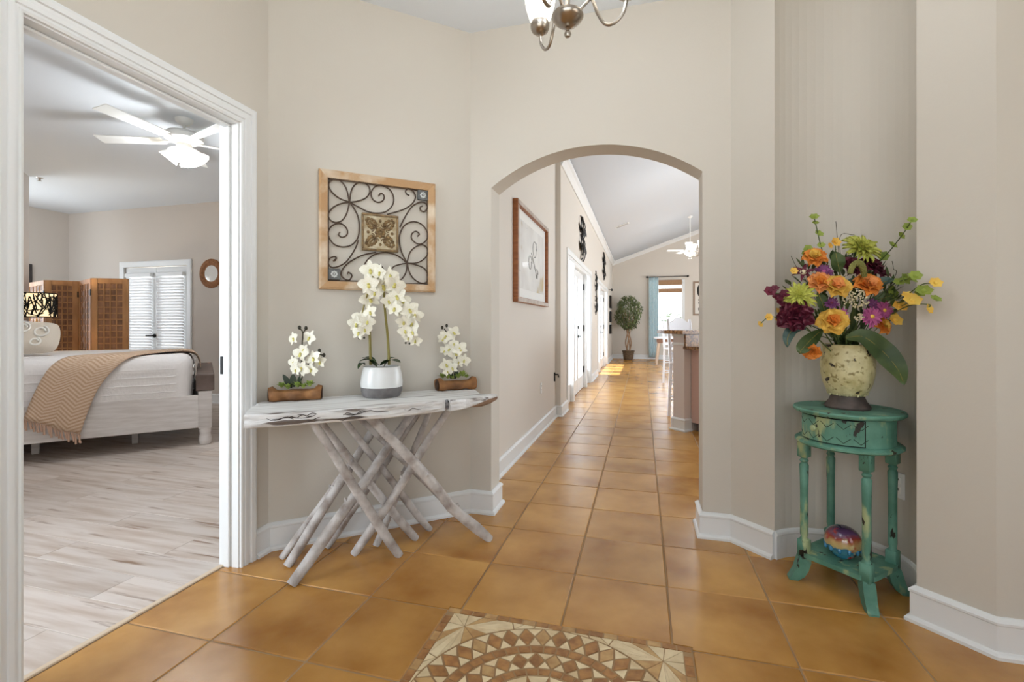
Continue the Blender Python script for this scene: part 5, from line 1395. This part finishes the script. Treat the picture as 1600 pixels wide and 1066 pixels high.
# ------------------------------------------------------------------ corridor: framed print, switch bracket
pc = thing('framed_print', 'framed pale print with a tan wooden frame on the corridor wall', 'picture', (-1.049, 4.56, 1.345))
M['tanframe'] = mat('tan_wood_frame', rgb(168, 106, 62), 0.45, c2=rgb(140, 84, 46), scale=6, stretch=(1, 1, 8))
M['faceframe'] = mat('silvery_taupe_frame_face', rgb(188, 172, 158), 0.4, c2=rgb(160, 142, 126), scale=12)
PWD, PHT = .68, .87
for (y0, y1, z0, z1) in ((-PWD, PWD, 0, .045), (-PWD, PWD, PHT - .045, PHT), (-PWD, -PWD + .045, .045, PHT - .045), (PWD - .045, PWD, .045, PHT - .045)):
    fb_ = MB().bbox(0, y0, z0, .045, y1, z1, .004).build('frame_bar', M['tanframe'], pc)
    MB().bbox(.0445, y0 + .004, z0 + .004, .0475, y1 - .004, z1 - .004, .001).build('face_strip', M['faceframe'], fb_)
MB().box(.004, -PWD + .04, .04, .012, PWD - .04, PHT - .04).build('mat_board', mat('white_mat_board', rgb(232, 230, 224), 0.7), pc)
prm = mat('pale_watercolour', rgb(226, 224, 218), 0.6, c2=rgb(206, 202, 196), scale=3)
layer_noise(prm, rgb(190, 172, 130), 3.0, .6, .68); layer_noise(prm, rgb(160, 158, 160), 5.0, .64, .7, stretch=(1, 1, 3))
MB().box(.012, -PWD + .13, .13, .0135, PWD - .13, PHT - .13).build('print', prm, pc)
ink = MB()
for (y, z, r_) in ((.1, .55, .1), (-.1, .4, .08), (.2, .32, .06)):
    ink.tube([(.0145, y + r_ * math.cos(k * .5) * (1 - k * .03), z + r_ * .8 * math.sin(k * .5)) for k in range(14)], .003, 4)
ink.tube([(.0145, -.05, .5), (.0145, .22, .27)], .004, 4); ink.build('drawing_lines', mat('grey_ink', rgb(120, 118, 112), 0.8), pc)
MB().box(.016, -PWD + .045, .045, .018, PWD - .045, PHT - .045).build('cover_glass', glass_mat('picture_glass', refl=.005), pc)
br = thing('wall_bracket', 'small black bracket low on the corridor wall by its corner', 'bracket', (-1.05, 5.84, .45))
b_ = MB(); b_.bbox(0, -.02, 0, .012, .02, .11, .003); b_.build('back_plate', M['black'], br); MB().tube([(.006, 0, .085), (.05, 0, .085), (.055, 0, .05)], .009, 8).build('hook', M['black'], br, True)

# ------------------------------------------------------------------ great room
def scroll_art(name, label, y0, z0, wd, ht, seed):
    a = thing(name, label, 'wall art', (-.984, y0, z0), group='scrolled iron ornaments on the great room wall'); rr = random.Random(seed)
    MB().tube(catmull([(.012, 0, -ht / 2), (.03, wd * .05, -ht / 4), (.02, 0, 0), (.03, -wd * .05, ht / 4), (.012, 0, ht / 2)], 5), .012, 6).build('spine', M['black'], a, True)
    for s in (-1, 1):
        for k in range(4):
            z = ht * (-.36 + .24 * k); r_ = wd * (.30 + .06 * math.sin(k * 2 + seed))
            c = [(.02 + .01 * math.sin(j), s * (r_ * .55 + r_ * (1 - j / 20) * math.cos(j * .45 + 2.6) * .75), z + r_ * (1 - j / 20) * math.sin(j * .45 + 2.6) * .8) for j in range(16)]
            MB().tube(c, .0085, 6).build('scroll', M['black'], a, True)
            if k % 2: continue
            mb = leaf_mb(MB(), (.02, s * wd * .1, z), (.035, s * wd * .48, z + ht * .12), wd * .2, 0, up=(1, 0, .2)); mb.build('iron_leaf', M['black'], a)
scroll_art('iron_wall_ornament', 'scrolled iron ornament above the nearest patio doors', 8.05, 2.62, .8, .62, 1)
scroll_art('iron_wall_ornament', 'tall slim iron ornament between the two sets of patio doors', 10.5, 1.84, .42, .95, 2)
scroll_art('iron_wall_ornament', 'scrolled iron ornament above the farther patio doors', 12.7, 2.7, .8, .64, 3)
for i, (z0, z1) in enumerate(((1.66, 2.05), (1.22, 1.56), (.86, 1.14))):
    o = thing('wall_plaque', ['topmost dark plaque beside the ficus on the left wall', 'middle dark plaque beside the ficus on the left wall', 'lowest dark plaque beside the ficus on the left wall'][i], 'plaque', (-.984, 15.3, z0), group='dark plaques hung in a column')
    MB().bbox(0, -.25, 0, .05, .25, z1 - z0, .006).build('frame', M['black'], o); MB().box(.05, -.2, .04, .052, .2, z1 - z0 - .04).build('picture', mat('brown_print', rgb(110, 96, 80), 0.7, c2=rgb(70, 60, 52), scale=8), o)
rodl = thing('curtain_rod', 'dark curtain rod end above the farther patio doors', 'curtain rod', (-.985, 14.75, 2.2))
r_ = MB(); r_.tube([(.09, -.25, 0), (.09, .06, 0)], .014, 8); r_.build('rod', M['black'], rodl); MB().ball((.09, .09, 0), .035, 10, 6).build('finial', M['black'], rodl, True); MB().tube([(0, 0, 0), (.09, 0, 0)], .01, 6).build('bracket', M['black'], rodl)

# far window with blind, wooden valance and curtain
simple_window('window_1', 'x', .5, 1.27, FY + .07, .8, 2.56, 1)
c = MB(); c.loft([[(x + kx * o, FY - h, z + kz * o) for o, h in [(0, 0), (0, .014), (.07, .018), (.07, 0)]] for (x, z, kx, kz) in ((.5, .8, -1, -1), (.5, 2.56, -1, 1), (1.27, 2.56, 1, 1), (1.27, .8, 1, -1))], closed=True)
solid('trim_3', c, M['trim'])
wb = thing('window_blind', 'white slatted blind in the far window of the great room', 'blind', (.54, FY + .02, .84))
MB().bbox(0, -.01, 1.64, .69, .03, 1.69, .004).build('head_rail', M['trim'], wb)
sm = MB(); sm.loft([[(xx, -.02, .010), (xx, 0, .003), (xx, .02, -.010), (xx, 0, 0)] for xx in (0, .69)]); sme = sm.mesh('far_slat'); sme.materials.append(slat_mat())
for k in range(30): link_obj('slat', sme, wb, (0, .01, .03 + k * .053))
vl = thing('bamboo_shade', 'tan woven roman shade in two folds at the top of the far window', 'shade', (.52, FY - .03, 2.2))
vmm = mat('tan_woven_shade', rgb(176, 140, 106), 0.8, c2=rgb(150, 114, 82), scale=40, stretch=(1, 1, 6))
MB().bbox(0, -.02, .25, .73, .0, .42, .004).build('upper_fold', vmm, vl); MB().bbox(0, -.03, 0, .73, .0, .13, .004).build('lower_fold', vmm, vl)
cr_ = thing('curtain_rod', 'dark curtain rod over the far window', 'curtain rod', (.8, FY, 2.72))
MB().tube([(-.62, -.1, 0), (.6, -.1, 0)], .013, 8).build('rod', M['black'], cr_)
for x in (-.65, .63): MB().ball((x, -.1, 0), .035, 10, 6).build('finial', M['black'], cr_, True)
for x in (-.5, .5): MB().tube([(x, 0, 0), (x, -.1, 0)], .01, 6).build('bracket', M['black'], cr_)
ct_ = thing('curtain', 'pale blue curtain panel hanging left of the far window', 'curtain', (.36, FY - .1, .06))
rows = []
for i in range(13):
    z = 2.65 * i / 12; rows.append([(-.15 + .3 * j / 36 + .0, .035 * math.sin(j * 1.05) * (1 - .25 * i / 12), z) for j in range(37)])
cu = MB().grid(rows).build('cloth', mat('pale_blue_fabric', rgb(222, 238, 242), 0.85, c2=rgb(204, 228, 234), scale=20), ct_, True); md = cu.modifiers.new('thickness', 'SOLIDIFY'); md.thickness = .004
for k in range(5):
    g = MB(); g.tube([(-.12 + .06 * k, .03 * math.cos(a * .7), 2.66 + .03 * math.sin(a * .7)) for a in range(10)], .004, 5); g.build('grommet', M['nickel'], ct_)
fa = thing('framed_art', 'tall framed picture of dark leaf shapes right of the far window', 'picture', (1.95, FY - .001, 1.45))
for (x0, x1, z0, z1) in ((-.35, .35, 0, .05), (-.35, .35, 1.05, 1.1), (-.35, -.3, .05, 1.05), (.3, .35, .05, 1.05)):
    MB().bbox(x0, -.03, z0, x1, 0, z1, .004).build('frame_bar', mat('taupe_frame', rgb(150, 126, 106), 0.6), fa)
MB().box(-.3, -.012, .05, .3, -.002, 1.05).build('backing', mat('cream_backing', rgb(226, 220, 210), 0.8), fa)
for (x, z, w_, h_) in ((-.15, .8, .17, .4), (-.15, .5, .1, .07), (-.15, .4, .1, .07), (-.1, .2, .2, .2), (.1, .55, .2, .5)):
    q = MB(); q.ball((x, -.016, z), (w_ / 2, .01, h_ / 2), 12, 8); q.build('dark_leaf', M['black'], fa, True)

# ficus in the far left corner
fc = thing('ficus_tree', 'potted ficus tree with a round dark green crown in the far corner', 'plant', (-.44, 16.0, 0))
MB().lathe([(0, 0), (.13, 0), (.15, .03), (.185, .26), (.2, .27), (.2, .3), (.18, .3), (.17, .27), (0, .27)], 20).build('pot', mat('woven_brown_pot', rgb(120, 100, 76), 0.8, c2=rgb(84, 66, 48), scale=16, stretch=(1, 1, 4)), fc, True)
rr = random.Random(11)
for k in range(4):
    a = k * 1.7; MB().tube(catmull([(.06 * math.cos(a), .06 * math.sin(a), .25), (.09 * math.cos(a + 1.2), .09 * math.sin(a + 1.2), .55), (.05 * math.cos(a + 2.6), .05 * math.sin(a + 2.6), .9), (.15 * math.cos(a + 3.2), .15 * math.sin(a + 3.2), 1.3), (.25 * math.cos(a + 3.3), .25 * math.sin(a + 3.3), 1.7)], 4), [.024 - .001 * i for i in range(17)], 7).build('trunk', mat('pale_bark', rgb(186, 150, 116), 0.85, c2=rgb(146, 116, 88), scale=12), fc, True)
mb = MB()
for k in range(2200):
    a, t_ = rr.uniform(0, 2 * math.pi), rr.uniform(-1, 1); r_ = (.55 + .45 * rr.random()) ** .5
    cst = math.sqrt(1 - t_ * t_); bul = 1 + .18 * math.sin(a * 3 + t_ * 4)
    p = Vector((.40 * r_ * cst * math.cos(a) * bul, .40 * r_ * cst * math.sin(a) * bul, 1.55 + .57 * r_ * t_))
    q = p + Vector((rr.uniform(-.07, .07), rr.uniform(-.07, .07), rr.uniform(-.1, .01))); leaf_mb(mb, p, q, .042, 0, n=2)
f_ = mb.build('foliage', mat('ficus_leaves', rgb(136, 146, 96), 0.55, c2=rgb(88, 102, 64), scale=5), fc); f_['kind'] = 'stuff'
mb = MB().lathe([(0, .285), (.18, .285)], 16, cap=False); mb.build('moss', M['leafdk'], fc)

# breakfast bar at 45 degrees: half wall, granite bar top, lower counter with granite splash
BE = Vector((.40, 5.485)); bu, bv = Vector((.7071, .7071)), Vector((.7071, -.7071))     # along the bar, towards the kitchen
bar = struct('wall_bar', (BE.x, BE.y, 0), R(45))                                          # local x along the bar, local y away from the kitchen
bw_ = mat('greige_bar_paint', rgb(220, 208, 202), 0.7)
MB().box(0, -.05, 0, 3.0, .1, 1.05).build('half_wall', bw_, bar)
b_ = MB(); b_.bbox(-.012, -.05, .93, 3.0, .112, .955, .004); b_.bbox(-.012, -.05, 1.02, 3.0, .112, 1.05, .004); b_.build('moulding', M['trim'], bar)
o = plan_sweep([(3.0, .1), (0, .1), (0, -.05), (.098, -.05)], BASE_PROF).build('baseboard', M['trim'], bar)
M['granite'] = mat('brown_speckled_granite', rgb(186, 140, 92), 0.2, c2=rgb(96, 62, 40), scale=45, detail=5, lo=.38, hi=.62)
layer_noise(M['granite'], rgb(40, 30, 26), 60, .62, .66)
bt = tag(MB().prism([(-.12, -.13), (3.0, -.13), (3.0, .34), (.1, .34), (-.08, .26), (-.14, .1)], 1.052, 1.09).build('granite_countertop', M['granite']), 'brown granite raised bar top on the half wall', 'countertop'); bt.location = (BE.x, BE.y, 0); bt.rotation_euler = (0, 0, R(45))
lc = thing('kitchen_counter', 'lower brown granite counter with splash beside the raised bar', 'countertop', (BE.x, BE.y, 0), R(45))
MB().bbox(-.03, -.71, .885, 3.0, -.052, .92, .006).build('slab', M['granite'], lc); MB().box(-.005, -.075, .92, 3.0, -.052, 1.045).build('splash', M['granite'], lc)
kc = thing('base_cabinet', 'pinkish beige base cabinet under the lower granite counter', 'cabinet', (BE.x, BE.y, 0), R(45))
cm_ = mat('pinkish_beige_cabinet', rgb(204, 170, 158), 0.6)
MB().bbox(.1, -.67, .09, 2.9, -.055, .884, .004).build('body', cm_, kc); MB().box(.14, -.63, 0, 2.9, -.09, .09).build('toe_kick', M['darkwood'], kc)
for k in range(4):
    dr_ = MB().bbox(.16 + .68 * k, -.688, .12, .80 + .68 * k, -.67, .86, .005).build('door', cm_, kc); MB().ball((.22 + .68 * k, -.70, .7), .014, 8, 5).build('knob', M['nickel'], dr_)

def stool(label, loc, rz, seat_h=.66, H_=1.22, first=None):
    """ladder-back bar stool; back posts along local x at y=0, seat towards -y"""
    s = thing('bar_stool', label, 'stool', loc, rz, 'white ladder-back bar stools'); sw = M['stoolwhite']; W_ = .40
    for x in (0, W_):
        MB().tube([(x, .03, 0), (x, 0, seat_h), (x, .04, H_ - .06), (x, .05, H_)], [.019, .02, .019, .015], 8).build('back_post', sw, s, True)
        MB().tube([(x, -.38, 0), (x, -.36, seat_h)], [.018, .02], 8).build('front_leg', sw, s, True)
    MB().bbox(-.02, -.40, seat_h, W_ + .02, .01, seat_h + .035, .01).build('seat', sw, s)
    for z in (.2, .4):
        MB().tube([(0, .02, z), (W_, .02, z)], .011, 6).build('rung', sw, s); MB().tube([(0, -.37, z - .06), (W_, -.37, z - .06)], .011, 6).build('rung', sw, s)
        for x in (0, W_): MB().tube([(x, .02, z + .05), (x, -.37, z + .05)], .011, 6).build('rung', sw, s)
    # camel-back top rail and slats
    def rail(z0, z1, hump, name):
        rows = []; n = 12; mb = MB(); rings = []
        for k in range(n + 1):
            t_ = k / n; x = W_ * t_; h = hump * math.sin(math.pi * t_) ** 2; y = .035 + .02 * math.sin(math.pi * t_)
            rings.append([(x, y - .009, z0), (x, y + .009, z0), (x, y + .009, z1 + h), (x, y - .009, z1 + h)])
        return mb.loft(rings).build(name, sw, s)
    rail(H_ - .22, H_ - .05, .07, 'top_rail'); rail(H_ - .36, H_ - .31, .0, 'back_slat'); rail(H_ - .47, H_ - .42, 0, 'back_slat')
    return s
M['stoolwhite'] = mat('white_painted_wood', rgb(232, 230, 232), 0.45)
stool('white ladder-back bar stool nearest the granite bar', (.345, 6.32, 0), R(45))
stool('white ladder-back bar stool farther off near the dining table', (.42, 9.85, 0), R(45))
tbl = thing('dining_table', 'white-topped dining table with brown apron by the far window', 'table', (.95, 14.6, 0))
MB().bbox(-.62, -.5, .745, .62, .5, .78, .008).build('table_top', M['stoolwhite'], tbl); MB().bbox(-.54, -.42, .62, .54, .42, .745, .004).build('apron', mat('brown_apron', rgb(140, 104, 84), 0.6), tbl)
for sx in (-1, 1):
    for sy in (-1, 1): MB().tube([(sx * .48, sy * .36, .63), (sx * .56, sy * .43, 0)], [.04, .024], 8).build('leg', mat('beige_leg', rgb(200, 176, 152), 0.6), tbl, True)
fl_ = thing('flower_arrangement', 'pale pink and white flowers in a white vase on the granite bar', 'flowers', (BE.x + bu.x * .62 + bv.x * .0, BE.y + bu.y * .62, 1.091))
MB().lathe([(0, 0), (.045, 0), (.05, .02), (.06, .1), (.05, .14), (.055, .15), (.045, .15)], 16).build('vase', M['trim'], fl_, True)
cols_ = [mat('blush_petal', rgb(226, 190, 176), 0.7), mat('white_petal', rgb(238, 234, 228), 0.7), mat('grey_green_sprig', rgb(92, 104, 96), 0.7), mat('dark_berry', rgb(60, 52, 56), 0.5)]
fr_ = random.Random(4)
for k in range(26):
    a, r_ = fr_.uniform(0, 6.28), .11 * math.sqrt(fr_.random()); p = (r_ * math.cos(a), r_ * math.sin(a), .18 + .16 * fr_.random() * (1 - r_ / .16)); m_ = cols_[k % 4]
    mb = MB()
    for j in range(6):
        b = 6.28 * j / 6; leaf_mb(mb, p, (p[0] + .035 * math.cos(b), p[1] + .035 * math.sin(b), p[2] + .02), .034, 0, n=3)
    mb.ball((p[0], p[1], p[2] + .012), .014, 6, 4); mb.build('bloom', m_, fl_, True)
    if k % 5 == 0: MB().tube([(0, 0, .1), p], .003, 5).build('stem', M['fstem'], fl_)

ceiling_fan('ceiling_fan', 'white ceiling fan with lit bowl hanging on a long rod in the great room', (1.23, 13.6, 4.05), .82, .6, 5, R(190), 'bowl', 14)
dch = thing('dining_chandelier', 'chandelier with upturned white glass shades beside the great room fan', 'chandelier', (.95, 8.6, RZ(.95)))
hz = 2.36 - RZ(.95)
MB().lathe([(0, -.05), (.04, -.03), (.05, .0), (.03, .05), (0, .06)], 16, (0, 0, hz)).build('hub', M['nickel'], dch, True); MB().tube([(0, 0, 0), (0, 0, hz)], .008, 8).build('rod', M['nickel'], dch); MB().lathe([(0, -.05), (.05, -.03), (.06, 0.02)], 16).build('canopy', M['nickel'], dch, True)
for k in range(5):
    a = 2 * math.pi * k / 5 + R(192); dx, dy = math.cos(a), math.sin(a)
    ar = MB().tube(catmull([(.03 * dx, .03 * dy, hz), (.1 * dx, .1 * dy, hz - .05), (.18 * dx, .18 * dy, hz - .02), (.2 * dx, .2 * dy, hz + .05)], 4), .007, 7).build('arm', M['nickel'], dch, True)
    MB().lathe([(.02, .05), (.035, .06), (.042, .1), (.06, .17), (.056, .17), (.038, .1), (.02, .07)], 16, (.2 * dx, .2 * dy, hz), cap=False).build('glass_shade', M['lampglass'], ar, True)
lamp('dining_bulb', 'POINT', (.95, 8.6, 2.62), (0, 0, 0), 14, (.9, .95, 1), shadow_soft_size=.15)
vt = thing('ceiling_vent', 'white slotted air vent on the sloped great room ceiling', 'vent', (-.45, 11.4, RZ(-.45) - .001)); vt.rotation_euler = (0, -math.atan(.35), 0)
MB().bbox(-.16, -.08, -.012, .16, .08, 0, .003).build('frame', M['white'], vt)
for k in range(5): MB().bbox(-.14, -.06 + .026 * k, -.018, .14, -.045 + .026 * k, -.010, .002).build('louvre', mat('grey_louvre', rgb(178, 178, 178), 0.6), vt)

# ------------------------------------------------------------------ outside: paving, lawn hedge, added sun-blocking roof
solid('patio_ground', MB().box(-30, -14, -.3, 30, 44, -.13), mat('pale_paving', rgb(196, 192, 184), 0.9, c2=rgb(176, 172, 160), scale=2))
solid('sun_block_roof', MB().box(-3.4, 5.8, 2.75, -1.14, 10.7, 2.85), M['ceiling'])  # unseen roof, added to keep the sun off the nearer patio doors
hd = MB(); hr = random.Random(2)
for k in range(900):
    p = Vector((hr.uniform(-3, 6), 21 + hr.uniform(-.5, .5), hr.uniform(-.1, 1.6))); leaf_mb(hd, p, p + Vector((hr.uniform(-.2, .2), hr.uniform(-.2, .1), hr.uniform(-.1, .2))), .16, 0, n=2)
tag(hd.build('garden_hedge', mat('hedge_leaves', rgb(120, 150, 96), 0.7, c2=rgb(90, 120, 70), scale=3)), 'green garden hedge outside the far window', 'hedge', kind='stuff')
